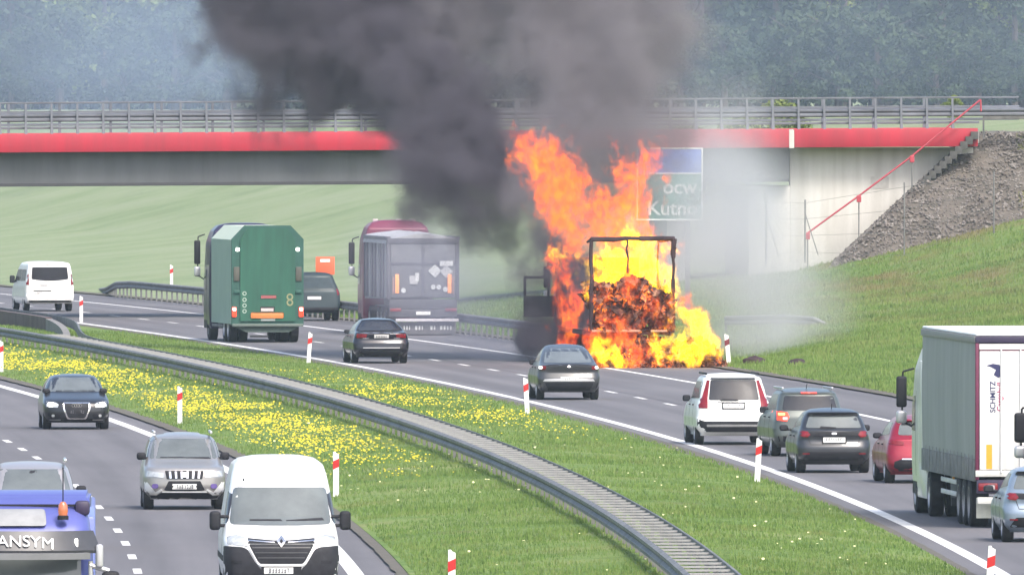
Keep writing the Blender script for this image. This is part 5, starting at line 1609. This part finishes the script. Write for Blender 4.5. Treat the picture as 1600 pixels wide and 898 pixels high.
for x, z in ((-.72, 1.62), (.36, 1.74), (.56, 1.74), (.8, 1.66)):
    rb = lathe_x([(-.006, .001), (-.006, .09), (.006, .09)], 14)
    bmesh.ops.rotate(rb, verts=rb.verts, cent=(0, 0, 0), matrix=Matrix.Rotation(math.pi / 2, 3, 'Z'))
    mk("round_sticker", rb, M_PLAC, R, loc=(x, -.039, z))
bx("chassis", -.5, .5, .3, 11, .75, 1.3, M_CHAS, R)
bx("rear_crossmember", -w + .05, w - .05, .05, .25, .95, 1.3, M_CHAS, R, .02)
bx("light_board", -w + .05, w - .05, .021, .1, .66, .94, M_CHAS, R, .02)
bx("underrun_bar", -1.0, w, -.06, .06, .5, .6, mat("bar_pale", (.55, .52, .54), .5), R, .01)
bx("number_plate", -.26, .26, -.03, .02, .74, .86, M_PLATE, R)
sk = bx("spray_skirt", -.95, 1.15, .1, .13, .04, .48, mat("grey_rubber", (.1, .1, .11), .8, var=.2), R)
r_ = random.Random(4); x = -.7
while x < 1.0:
    ww = r_.uniform(.03, .09)
    if r_.random() < .75: bx("skirt_mark", x, x + ww, .09, .0985, .2, .34, M_PLAC, R)
    x += ww + .05
wheelset(V, [1.7, 3.0, 4.3], 2.5, .5, .36)
for sx in (-1, 1): bx("mudguard", *sorted((sx * 1.26, sx * .85)), 1.1, 4.9, 1.03, 1.06, M_CHAS, R)
P_MAR = paint("dark_red", (.15, .01, .04), .1, .5)
cab(V, 9.4, 2.3, 4.08, P_MAR, W_=2.55, mz=2.55, mh=.8)
for x in (-.75, .1, .6): bx("roof_lamp", x, x + .2, 11.0, 11.1, 4.02, 4.12, mat("pale_lens", (.5, .42, .42), .3), R, .02)
wheelset(V, [10.4], 2.5, .5, .32); wheelset(V, [7.4], 2.5, .5, .3, dual=True)

# ---------------------------------------------------------------- blue lorry, lower left
P_BLUE = paint("lavender_blue", (.1, .115, .36), .2, .45)
P_SLATE = mat("slate_panel", (.17, .175, .18), .5, var=.15, scale=2)
V = truck_root("oncoming blue lorry cab with lettered sun visor and beacon, lower left corner", -6.86, 286.5, -0.019, oncoming=True)
R = V.root
wid = [(.4, 1.15), (.55, 1.23), (1.2, 1.25), (2.4, 1.25), (2.9, 1.24), (3.3, 1.19), (3.45, 1.12), (3.5, .95)]
bm = shell_mesh(2.3, 2.5, wid, [(.4, .05), (3.5, .1)], [(.4, .1), (.6, 0), (1.5, .02), (1.75, .1), (2.75, .32), (2.95, .36), (3.2, .5), (3.4, .72), (3.5, 1.0)], (.28, .28), (.1, .1), .12, .01)
bmesh.ops.translate(bm, verts=bm.verts, vec=(0, -1.15, 0))
V.shell(bm, P_BLUE, name="cab")
V.dec("windscreen", [(-1.1, 1.75), (1.1, 1.75), (1.08, 2.84), (-1.08, 2.84)], 'front', M_WSCREEN, rd=.08)
V.dec("roof_panel", [(-.62, 3.22), (.62, 3.22), (.6, 3.44), (-.6, 3.44)], 'front', mat("pale_grey_panel", (.27, .275, .28), .6), proud=.06, rd=.05)
v, f = sweep([(-1.22, -.42, 0), (-.9, -.12, 0), (-.4, .02, 0), (.4, .02, 0), (.9, -.12, 0), (1.22, -.42, 0)], [(0.0, 3.16), (-.04, 3.16), (-.18, 2.9), (-.17, 2.86), (-.1, 2.86)])
pyd("sun_visor", v, f, mat("visor_dark", (.045, .047, .055), .4), R, smooth=40)
v, f = sweep([(-1.05, -.3, 0), (-.88, -.16, 0), (-.4, -.02, 0), (.4, -.02, 0), (.88, -.16, 0), (1.05, -.3, 0)], [(-.152, 2.88), (-.25, 2.86), (-.25, 2.78), (-.15, 2.78)])
pyd("visor_lip", v, f, P_SLATE, R, smooth=40)
tm = text_mesh("TRANSYM", .235, .004, .0)
for v_ in tm.vertices:
    xx = abs(-.2 - v_.co.x)
    v_.co.z -= max(0, xx - .4) * .28
link("lettering", tm, M_WPLAST, R, (-.2, .165, 3.02), (math.radians(63), 0, math.pi))
for sx in (-1, 1):
    bx("visor_lamp", sx * 1.02 - .02, sx * 1.02 + .02, -.1, -.04, 2.93, 3.06, M_HEADLIT, R, .015)
# roof deflector
v = [(-1.18, -.95, 3.46), (1.18, -.95, 3.46), (1.2, -1.25, 3.62), (-1.2, -1.25, 3.62), (-1.22, -2.4, 3.67), (1.22, -2.4, 3.67), (-1.22, -2.4, 3.4), (1.22, -2.4, 3.4), (-1.2, -1.0, 3.4), (1.2, -1.0, 3.4)]
b = bmesh.new()
bb = [b.verts.new(c) for c in v]
for q in ((0, 1, 2, 3), (3, 2, 5, 4), (4, 5, 7, 6), (8, 0, 3, 4, 6), (9, 7, 5, 2, 1), (8, 9, 1, 0), (6, 7, 9, 8)): b.faces.new([bb[i] for i in q])
bmesh.ops.recalc_face_normals(b, faces=b.faces)
bmesh.ops.bevel(b, geom=b.edges[:], offset=.05, segments=3, affect='EDGES')
mk("roof_deflector", b, P_BLUE, R, smooth=45)
bx("deflector_gap", -1.15, 1.15, -.965, -.93, 3.47, 3.5, M_BLACKP, R)
# beacon
b = lathe_x([(0, .001), (0, .075), (.05, .075), (.06, .06)], 16); bmesh.ops.rotate(b, verts=b.verts, cent=(0, 0, 0), matrix=Matrix.Rotation(-math.pi / 2, 3, 'Y'))
bc = mk("beacon", b, M_BLACKP, R, loc=(-.84, -.55, 3.3), smooth=40)
b = lathe_x([(.05, .06), (.12, .068), (.2, .06), (.24, .03), (.245, .001)], 16); bmesh.ops.rotate(b, verts=b.verts, cent=(0, 0, 0), matrix=Matrix.Rotation(-math.pi / 2, 3, 'Y'))
mk("beacon_dome", b, mat("amber_dome", (.4, .12, .06), .2, coat=.6, emit=(1, .3, .1), estr=.12), bc, smooth=40)
b = bmesh.new(); tube(b, (-.84, -.7, 3.44), (-.84, -.72, 4.0), .008); mk("antenna", b, M_BLACKP, R)
b = bmesh.new(); box(b, -1.2, -1.0, -1.05, -.85, 3.35, 3.55, .05); mk("roof_marker", b, M_DKP, R, smooth=40)
for sx in (-1, 1):
    x = sx * 1.36
    b = bmesh.new(); box(b, min(x, x + sx * .24), max(x, x + sx * .24), -.36, -.2, 1.9, 2.62, .06, 3); mk("mirror", b, M_BLACKP, R, smooth=40)
    b = bmesh.new(); box(b, min(x - sx * .08, x + sx * .02), max(x - sx * .08, x + sx * .02), -.34, -.2, 2.66, 2.98, .04, 3); mk("wide_mirror", b, M_SILV, R, smooth=40)
    b = bmesh.new(); tube(b, (sx * 1.2, -.3, 2.7), (x + sx * .1, -.28, 2.62), .035); tube(b, (sx * 1.2, -.3, 1.95), (x + sx * .1, -.28, 1.98), .03); tube(b, (sx * 1.21, -.3, 1.9), (sx * 1.21, -.3, 2.75), .03); mk("mirror_arm", b, M_SILV, R)
V.sides("side_window", [(-1.35, 1.75), (-.4, 1.75), (-.5, 2.5), (-1.3, 2.6)], M_GLASS, rd=.05)
V.dec("grille", [(-.9, .7), (.9, .7), (.85, 1.6), (-.85, 1.6)], 'front', M_BLACKP, rd=.06)
V.pair("headlight", [(-1.18, .6), (-.85, .6), (-.85, .85), (-1.18, .9)], 'front', M_HEADL, rd=.04)
V.plate('front', 0, .55)
b = bmesh.new(); tube(b, (-.75, .18, 1.7), (-.1, .2, 1.82), .015); mk("wiper", b, M_BLACKP, R)
wheelset(V, [-1.35, -5.2], 2.5, .5, .32); wheelset(V, [-12.2, -13.5, -14.8], 2.5, .5, .38)
bx("chassis", -.5, .5, -16, -.6, .7, 1.0, M_CHAS, R)
bx("trailer_body", -1.27, 1.27, -16.4, -2.85, 1.1, 3.3, paint("trailer_blue", (.16, .2, .5), .1, .45), R, .04)
# ================================================================ BURNING LORRY
M_CHAR = mat("charred_steel", (.05, .025, .03), .8, col2=(.02, .012, .015), scale=3, bump=.4, bscale=12)
M_RUST = mat("burnt_rust", (.2, .09, .06), .85, col2=(.08, .035, .03), scale=5)
YB = 685.5
def at(px, py, Y): q = PD(px, py, Y); return Vector((q[0], Y, q[1]))
V = truck_root("burning curtain-sided lorry on the shoulder, only its charred frame left standing", 3.86, YB, -.079)
R = V.root; w = 1.31; Ht = 4.1
def bar(name, a, b_, r, parent=R, n=6, mt=M_CHAR):
    b = bmesh.new(); tube(b, a, b_, r, n); return mk(name, b, mt, parent)
def wobbly(name, a, b_, r, seed):
    rr = random.Random(seed); a, b_ = Vector(a), Vector(b_)
    b = bmesh.new(); p = a; N = 7
    for k in range(1, N + 1):
        q = a.lerp(b_, k / N) + (Vector((rr.uniform(-.03, .03), rr.uniform(-.03, .03), rr.uniform(-.02, .02))) if k < N else Vector())
        tube(b, p, q, r * rr.uniform(.85, 1.2), 6); p = q
    return mk(name, b, M_CHAR, R)
wobbly("rear_post", (-w, 0, 1.1), (-w, 0, Ht), .065, 1); wobbly("rear_post", (w, 0, 1.1), (w, 0, Ht), .055, 2)
wobbly("rear_header", (-w - .03, 0, Ht), (w + .05, 0, Ht + .02), .07, 3)
wobbly("corner_bracket", (w, 0, Ht - .6), (w + .05, 0, Ht), .08, 6)
wobbly("inner_post", (-1.0, 2.0, 1.2), (-1.02, 2.0, 3.6), .04, 4); wobbly("inner_post", (-.1, .6, 3.0), (-.12, .6, Ht), .035, 5)
wobbly("inner_post", (1.05, 2.5, 2.6), (1.02, 2.5, Ht), .03, 7)
for sx in (-1, 1):
    wobbly("roof_rail", (sx * w, 0, Ht), (sx * w, 1.6 if sx < 0 else 5.0, Ht - .1), .05, 8 + sx)
    bx("floor_beam", *sorted((sx * w, sx * (w - .1))), 0, 13, 1.0, 1.15, M_CHAR, R)
bx("floor", -w + .11, w - .11, .1, 13, 1.03, 1.12, M_CHAR, R)
bx("rear_sill", -w, w * .2, -.05, .05, 1.13, 1.2, mat("hot_pale_steel", (.42, .27, .2), .7), R); bx("rear_sill", w * .45, w * .85, -.05, .05, 1.13, 1.19, mat("hot_pale_steel", (.42, .27, .2), .7), R)
bx("chassis", -.5, .5, .3, 13, .6, 1.0, M_CHAR, R)
wheelset(V, [1.8, 3.1, 4.4], 2.5, .47, .36, rim=M_CHAR)
# tractor: gutted cab with its door hanging open
bx("front_wall", -w, w, 12.9, 13.0, 1.1, 3.4, M_CHAR, R)
cab(V, 14.0, 2.2, 3.3, mat("burnt_cab_paint", (.05, .045, .05), .8, var=.3), W_=2.5)
bx("tractor_chassis", -.5, .5, 11.5, 16, .6, 1.0, M_CHAR, R)
wheelset(V, [15.0], 2.5, .48, .32, rim=M_CHAR); wheelset(V, [11.9], 2.5, .48, .32, rim=M_CHAR)
# open left door, seen from behind with the window gone (y across, swung outwards)
yd = 14.9
d0, d1 = at(818, 431, YB + yd), at(858, 498, YB + yd)
inv = Matrix.Translation(R.location) @ Matrix.Rotation(R.rotation_euler.z, 4, 'Z')
inv = inv.inverted()
def lp(px, py): return inv @ at(px, py, YB + yd)
a, b_, c, d = lp(818, 431), lp(858, 431), lp(858, 495), lp(818, 495)
M_DOOR = mat("sooty_door", (.04, .045, .05), .75, var=.3)
dr = empty("door", (a.x, a.y, 0), 0, R)
wd = b_.x - a.x
zt_, zm_, zb_ = a.z, lp(0, 462).z, c.z
g = mk("lower_panel", box(bmesh.new(), 0, wd + .3, -.05, .05, zb_, zm_, .03), M_DOOR, dr)
for nm, q in (("window_frame", (0, .09, zm_, zt_)), ("window_frame", (wd - .06, wd + .02, zm_, zt_)), ("window_frame", (0, wd, zt_ - .09, zt_))):
    bx(nm, q[0], q[1], -.04, .04, q[2], q[3], M_DOOR, dr, .02)
# debris: burnt cargo in the trailer and the heap on the ground
M_SCRAP = bpy.data.materials.new("burnt_scrap")
nb = NB(M_SCRAP); p = nb.N["Principled BSDF"]
g_ = nb.N.new("ShaderNodeNewGeometry").outputs["Position"]
n1 = nb.noise(g_, 3.2, 5, .7).outputs["Fac"]; n2 = nb.noise(nb.v('ADD', g_, (7.0, 3.0, 1.0)), 2.2, 4, .65).outputs["Fac"]
nb.L.new(nb.ramp(n1, [(.36, (.03, .014, .014)), (.5, (.11, .045, .032)), (.6, (.26, .12, .07)), (.72, (.45, .3, .2))]), p.inputs["Base Color"])
p.inputs["Roughness"].default_value = .9
# embers glow where the heap is hottest
nb.L.new(nb.ramp(n2, [(.45, (.35, .02, .0)), (.6, (1, .16, .01)), (.7, (1, .4, .03))]), p.inputs["Emission Color"])
nb.L.new(nb.m('MULTIPLY', nb.m('SUBTRACT', n2, .55), 7.0, clamp=True), p.inputs["Emission Strength"])
def scraps(name, N, fn, label, smin=.06, smax=.22, parent=None):
    r_ = np.random.default_rng(5 + N)
    v, f = [], []
    for k in range(N):
        c = fn(r_)
        if c is None: continue
        n1_ = r_.normal(0, 1, 3); n1_ /= np.linalg.norm(n1_)
        n2_ = np.cross(n1_, r_.normal(0, 1, 3)); n2_ /= np.linalg.norm(n2_)
        n3_ = np.cross(n1_, n2_)
        s = r_.uniform(smin, smax); i0 = len(v)
        P4 = [(-1, -.5, 0), (0, -.55, .35), (1, -.45, -.1), (1.05, .5, .2), (0, .5, -.3), (-1, .55, .25)]
        for a_, b__, c_ in P4:
            v.append(tuple(np.array(c) + n1_ * a_ * s + n2_ * b__ * s * r_.uniform(.6, 1.1) + n3_ * c_ * s))
        f += [(i0, i0 + 1, i0 + 4, i0 + 5), (i0 + 1, i0 + 2, i0 + 3, i0 + 4)]
    o = pyd(name, v, f, M_SCRAP, parent, smooth=30)
    tag(o, label, "debris", kind="stuff")
    return o
def in_trailer(r_):
    x = r_.uniform(-1.22, 1.22); y = r_.uniform(-.1, 4.0)
    top = 2.4 + .42 * math.exp(-((x + .05) / .5) ** 2) + .1 * math.sin(x * 5) + y * .05
    z = 1.15 + (top - 1.15) * r_.random() ** .7
    if y > .8 and z < top - .5: return None
    q = inv.inverted() @ Vector((x, y, z)); return tuple(q)
scraps("burnt_cargo", 4200, in_trailer, "shredded smouldering cargo heaped inside the burning trailer", .05, .26)
def heap(r_):
    x = r_.uniform(-1.6, 2.9); y = r_.uniform(-1.8, 1.8)
    e = max(0, 1 - (y / 1.9) ** 2)
    hgt = (.75 * math.exp(-((x - .4) / 1.5) ** 2) + .55 * math.exp(-((x - 2.2) / .6) ** 2) + .15) * e * (1 if x < 2.7 else .3)
    z = hgt * r_.random() ** .6
    q = inv.inverted() @ Vector((x, y, z + .02)); return tuple(q)
scraps("debris_heap", 3600, heap, "charred debris spilled on the asphalt below the burning trailer", .05, .2)
# blackened bumps at the verge
def clod(px, py, s, lab):
    x, y = P(px, py)
    b = bmesh.new(); bmesh.ops.create_icosphere(b, subdivisions=3, radius=1)
    for v_ in b.verts: v_.co = Vector((v_.co.x * s * 1.4, v_.co.y * s, max(0, v_.co.z) * s * .8)) * (1 + .35 * mnoise.noise(v_.co * 2.2 + Vector((px, 0, 0))))
    o = mk("burnt_lump", b, M_CHAR, smooth=60, loc=(x, y, float(max(0.03, terrain_z(np.array(x), np.array(y))))))
    tag(o, lab, "debris")
clod(1178, 572, .28, "charred lump on the grass verge right of the delineator post")
clod(1246, 577, .22, "ash grey lump in the white smoke at the foot of the slope")

# ================================================================ FIRE AND SMOKE
def capsule_hull(caps, grow, vox):
    b = bmesh.new()
    for a, ra, c, rc in caps:
        a, c = Vector(a), Vector(c); n = max(2, int((c - a).length / (0.4 * max(.2, min(ra, rc))) + 1))
        for k in range(n + 1):
            t = k / n
            m = Matrix.Translation(a.lerp(c, t))
            bmesh.ops.create_icosphere(b, subdivisions=2, radius=(ra + (rc - ra) * t) * grow, matrix=m)
    me = bpy.data.meshes.new("hull"); b.to_mesh(me); b.free()
    o = bpy.data.objects.new("hull", me); COL.objects.link(o)
    md = o.modifiers.new("r", 'REMESH'); md.mode = 'VOXEL'; md.voxel_size = vox
    dg = bpy.context.evaluated_depsgraph_get()
    m2 = bpy.data.meshes.new_from_object(o.evaluated_get(dg))
    bpy.data.objects.remove(o); bpy.data.meshes.remove(me)
    return m2
def field(nb, pos, caps):
    """largest of 1 - distance/radius over tapered capsules"""
    best = None
    for a, ra, c, rc in caps:
        a, c = Vector(a), Vector(c); ba = c - a
        pa = nb.v('SUBTRACT', pos, tuple(a))
        h = nb.m('DIVIDE', nb.v('DOT_PRODUCT', pa, tuple(ba)), max(1e-6, ba.length_squared), clamp=True)
        d = nb.v('LENGTH', nb.v('SUBTRACT', pa, nb.v('SCALE', tuple(ba), h)))
        r = nb.m('MULTIPLY_ADD', h, rc - ra, ra)
        f = nb.m('SUBTRACT', 1.0, nb.m('DIVIDE', d, r))
        best = f if best is None else nb.m('SMOOTH_MAX', best, f, .25)
    return best
def new_vol(name):
    m = bpy.data.materials.new(name); nb = NB(m)
    nb.N.remove(nb.N["Principled BSDF"])
    pv = nb.N.new("ShaderNodeVolumePrincipled")
    nb.L.new(pv.outputs[0], nb.N["Material Output"].inputs["Volume"])
    pos = nb.N.new("ShaderNodeNewGeometry").outputs["Position"]
    return m, nb, pv, pos
def warp(nb, pos, scale, amp, detail=2):
    n = nb.noise(pos, scale, detail, .55)
    c = n.outputs["Color"]
    return nb.v('ADD', pos, nb.v('SCALE', nb.v('SUBTRACT', c, (.5, .5, .5)), amp * 2))
def cpx(lst, Yd=None):
    """[(px, py, radius_px, Y), ...] chains to capsules"""
    out = []
    for ch in lst:
        for (a, b_) in zip(ch[:-1], ch[1:]):
            out.append((at(a[0], a[1], a[3]), a[2] / FPX * a[3], at(b_[0], b_[1], b_[3]), b_[2] / FPX * b_[3]))
    return out
def shift(c, d): return [(a + Vector((0, d, 0)), ra, b_ + Vector((0, d, 0)), rb) for a, ra, b_, rb in c]
def fat(c, k): return [(a, ra * k, b_, rb * k) for a, ra, b_, rb in c]
def smoke(name, label, caps, dens, col, nscale, namp, gain, wamp, wscale, step, vox=.6, grow=1.25, aniso=0.0, thr=0.0, soft=False):
    me = capsule_hull(caps, grow, vox)
    m, nb, pv, pos = new_vol(name)
    q = warp(nb, pos, wscale, wamp)
    f = field(nb, q, caps)
    n = nb.noise(pos, nscale, 5, .6).outputs["Fac"]
    k = nb.m('MULTIPLY_ADD', nb.m('SUBTRACT', n, .5), namp, f)
    k = nb.m('MULTIPLY', nb.m('SUBTRACT', k, thr), gain, clamp=True)
    k = nb.m('POWER', k, 2.0) if soft else nb.m('MULTIPLY', nb.m('MULTIPLY', k, k), nb.m('SUBTRACT', 3.0, nb.m('MULTIPLY', k, 2.0)))
    nb.L.new(nb.m('MULTIPLY', k, dens), pv.inputs["Density"])
    pv.inputs["Color"].default_value = (*col, 1)
    pv.inputs["Anisotropy"].default_value = aniso
    m.cycles.volume_step_rate = step
    o = link(name, me, m)
    tag(o, label, "smoke", kind="stuff")
    return o
# black plume
A = cpx([
    [(792, 372, 36, 703), (765, 310, 62, 703), (722, 262, 88, 704), (700, 190, 74, 706)],
    [(700, 190, 72, 706), (650, 120, 66, 709), (560, 75, 86, 712), (470, 70, 112, 714)],
    [(425, 35, 92, 714), (375, -40, 90, 716)],
    [(520, 135, 52, 712), (518, 168, 34, 712)],
    [(590, 30, 120, 714), (620, -60, 150, 716)],
    [(850, 505, 34, 700), (815, 535, 22, 702)],
    [(850, 480, 34, 699), (880, 545, 40, 698), (905, 470, 50, 697), (850, 395, 40, 700)],
])
smoke("black_smoke", "thick dark smoke column rising from the burning lorry and bending left", fat(A, 1.3), 1.45, (.17, .155, .185), .5, 2.9, 1.5, 1.2, .3, .7, vox=.7, grow=1.5)
B = cpx([
    [(905, 300, 90, 701), (925, 200, 115, 704), (930, 90, 132, 707), (900, -40, 170, 710)],
    [(985, 250, 60, 701), (960, 170, 92, 704)],
    [(760, 90, 100, 709), (800, -50, 150, 711)],
    [(850, 330, 60, 700), (870, 240, 80, 702)],
])
smoke("grey_smoke", "lighter grey smoke billowing above the flames", fat(B, 1.25), .58, (.34, .31, .33), .44, 2.9, 1.4, 1.2, .3, .8, vox=.8, grow=1.5)
# pale smoke drifting along the verge and the abutment
C = cpx([
    [(1075, 420, 60, 700), (1130, 330, 95, 712), (1120, 210, 75, 722)],
    [(1140, 470, 95, 702), (1230, 470, 80, 712)],
    [(1180, 310, 70, 745), (1150, 360, 70, 735)], [(1075, 300, 26, 740), (1085, 350, 30, 738)], [(1010, 280, 45, 760), (1065, 310, 42, 760)], [(1000, 275, 40, 748), (1060, 300, 36, 748), (1050, 335, 34, 748)], [(1110, 400, 70, 690), (1200, 420, 80, 694)],
    [(1180, 545, 44, 690), (1235, 540, 52, 696), (1275, 500, 40, 700)],
    [(1090, 560, 22, 688), (1180, 560, 30, 689)],
])
smoke("pale_smoke", "thin whitish smoke drifting over the verge right of the fire", fat(shift(C, 7), 1.9), .21, (.66, .665, .69), .35, .8, 1.0, 1.6, .25, .8, vox=.8, grow=1.35, soft=True)
# thin veil over the grey tipper and road left of the fire
D_ = cpx([
    [(845, 500, 70, 706), (760, 470, 90, 716), (660, 440, 95, 735), (600, 420, 70, 745)],
    [(800, 540, 36, 700), (720, 525, 40, 712)],
    [(720, 400, 70, 720), (690, 350, 60, 730)],
])
smoke("thin_smoke", "thin bluish smoke veil drifting across the grey tipper lorry", fat(D_, 1.2), .03, (.52, .51, .6), .22, .7, 1.7, 1.5, .2, .8, vox=.9, grow=1.3)
E_ = cpx([[(-60, 60, 240, 900), (180, 50, 230, 895), (400, 80, 170, 885)], [(100, 150, 130, 890), (450, 165, 90, 880)], [(-100, 60, 190, 1120), (800, 40, 190, 1130), (1700, 60, 190, 1120)]])
smoke("drifting_smoke", "broad pale smoke haze behind the left part of the overpass", E_, .021, (.58, .7, .92), .12, .6, 1.6, 2.0, .1, 1.0, vox=1.5, grow=1.3)

# flames
Fc = cpx([
    [(885, 555, 24, 693), (895, 480, 34, 693), (878, 405, 32, 693), (892, 345, 36, 693), (868, 290, 42, 694), (842, 232, 36, 695), (800, 203, 14, 695)],
    [(990, 372, 40, 691), (982, 318, 46, 691), (995, 265, 44, 691)],
    [(885, 335, 40, 692), (950, 330, 44, 692), (985, 340, 40, 691)], [(905, 370, 36, 691), (960, 360, 34, 690)], [(850, 255, 46, 694), (880, 300, 50, 693)],
    [(945, 440, 32, 687), (1000, 400, 46, 687), (1038, 460, 26, 686)],
    [(940, 400, 26, 687), (1010, 385, 34, 687)],
    [(960, 395, 30, 689), (1000, 440, 40, 688)],
    [(1062, 455, 18, 685), (1080, 515, 24, 684), (1106, 552, 18, 683)],
    [(930, 550, 24, 682.5), (1000, 556, 26, 682.5), (1095, 548, 26, 682.5)],
    [(975, 490, 22, 684), (985, 545, 28, 683)], [(1010, 470, 20, 684.3), (1040, 500, 18, 684)], [(940, 470, 16, 684.3), (950, 490, 14, 684)], [(985, 430, 22, 684.9), (1000, 465, 20, 684.4)], [(935, 440, 14, 684.6), (940, 475, 14, 684.4)],
    [(1120, 550, 13, 683), (1112, 520, 9, 683)],
    [(927, 520, 14, 684), (935, 555, 20, 683)],
])
HOT = cpx([
    [(930, 425, 34, 687), (955, 450, 34, 687)],
    [(985, 395, 48, 687), (1035, 455, 44, 686)], [(950, 400, 30, 687), (940, 450, 34, 687)],
    [(895, 425, 34, 691), (925, 465, 30, 689)], [(870, 400, 18, 691), (900, 440, 30, 690)],
    [(1060, 470, 20, 684), (1085, 520, 26, 684), (1120, 555, 22, 683)],
    [(930, 545, 24, 682.5), (960, 560, 24, 682.5)], [(1060, 545, 40, 682.5), (1085, 555, 30, 682.5)],
])
def flat(c): return [(Vector((a.x, a.y * 1.5, a.z)), r1, Vector((b_.x, b_.y * 1.5, b_.z)), r2) for a, r1, b_, r2 in c]
def make_fire():
    me = capsule_hull(Fc, 1.7, .35)
    m, nb, pv, pos = new_vol("flame")
    # flames are thin curling sheets: everything is stretched along the depth
    st = nb.v('MULTIPLY', pos, (1, .3, .7))
    w1 = nb.noise(st, 1.1, 4, .6).outputs["Color"]
    q = nb.v('ADD', pos, nb.v('SCALE', nb.v('SUBTRACT', w1, (.5, .5, .5)), 1.5))
    q = nb.v('MULTIPLY', q, (1, 1.5, 1))
    f = field(nb, q, flat(fat(Fc, 1.25)))
    hot = field(nb, q, flat(fat(HOT, 1.15)))
    n = nb.noise(nb.v('ADD', st, nb.v('SCALE', nb.v('SUBTRACT', w1, (.5, .5, .5)), .7)), 2.0, 7, .68, .2).outputs["Fac"]
    k = nb.m('MULTIPLY_ADD', nb.m('SUBTRACT', n, .53), 3.6, f)
    body = nb.m('MULTIPLY', nb.m('SUBTRACT', k, .0), 1.35, clamp=True)
    core = nb.m('MULTIPLY', nb.m('ADD', hot, nb.m('MULTIPLY', nb.m('SUBTRACT', n, .5), 2.4)), 1.8, clamp=True)
    body = nb.m('MULTIPLY', body, body)
    col = nb.mix(core, (1.0, .095, .01, 1), (1.0, .56, .004, 1))
    pass
    n2 = nb.noise(nb.v('ADD', st, nb.v('SCALE', nb.v('SUBTRACT', w1, (.5, .5, .5)), .5)), 4.6, 6, .68).outputs["Fac"]
    body = nb.m('MULTIPLY', body, nb.m('MULTIPLY', nb.m('SUBTRACT', n2, .35, clamp=True), 6.2))
    outer = nb.ramp(n2, [(.36, (1.0, .045, .012)), (.5, (1.0, .1, .012)), (.62, (1.0, .22, .012))])
    nb.L.new(nb.mix(core, outer, (1.0, .56, .004, 1)), pv.inputs["Emission Color"])
    est = nb.m('MULTIPLY', body, nb.m('MULTIPLY_ADD', core, 3.2, 1.3))
    nb.L.new(est, pv.inputs["Emission Strength"])
    nb.L.new(nb.m('MULTIPLY', body, 1.0), pv.inputs["Density"])
    pv.inputs["Color"].default_value = (.2, .06, .03, 1)
    m.cycles.volume_step_rate = .22
    o = link("fire", me, m)
    tag(o, "tall orange and yellow flames engulfing the lorry trailer", "fire", kind="stuff")
make_fire()

# ================================================================ HAZE
m, nb, pv, pos = new_vol("haze_air")
pv.inputs["Color"].default_value = (.7, .85, 1.0, 1)
pv.inputs["Density"].default_value = HAZE_D
pv.inputs["Anisotropy"].default_value = .1
b = bmesh.new(); box(b, -1100, 1100, -200, 6200, -3.0, 60.0)
hz = mk("haze", b, m)
tag(hz, "even summer haze filling the air over the motorway", "haze", kind="stuff")
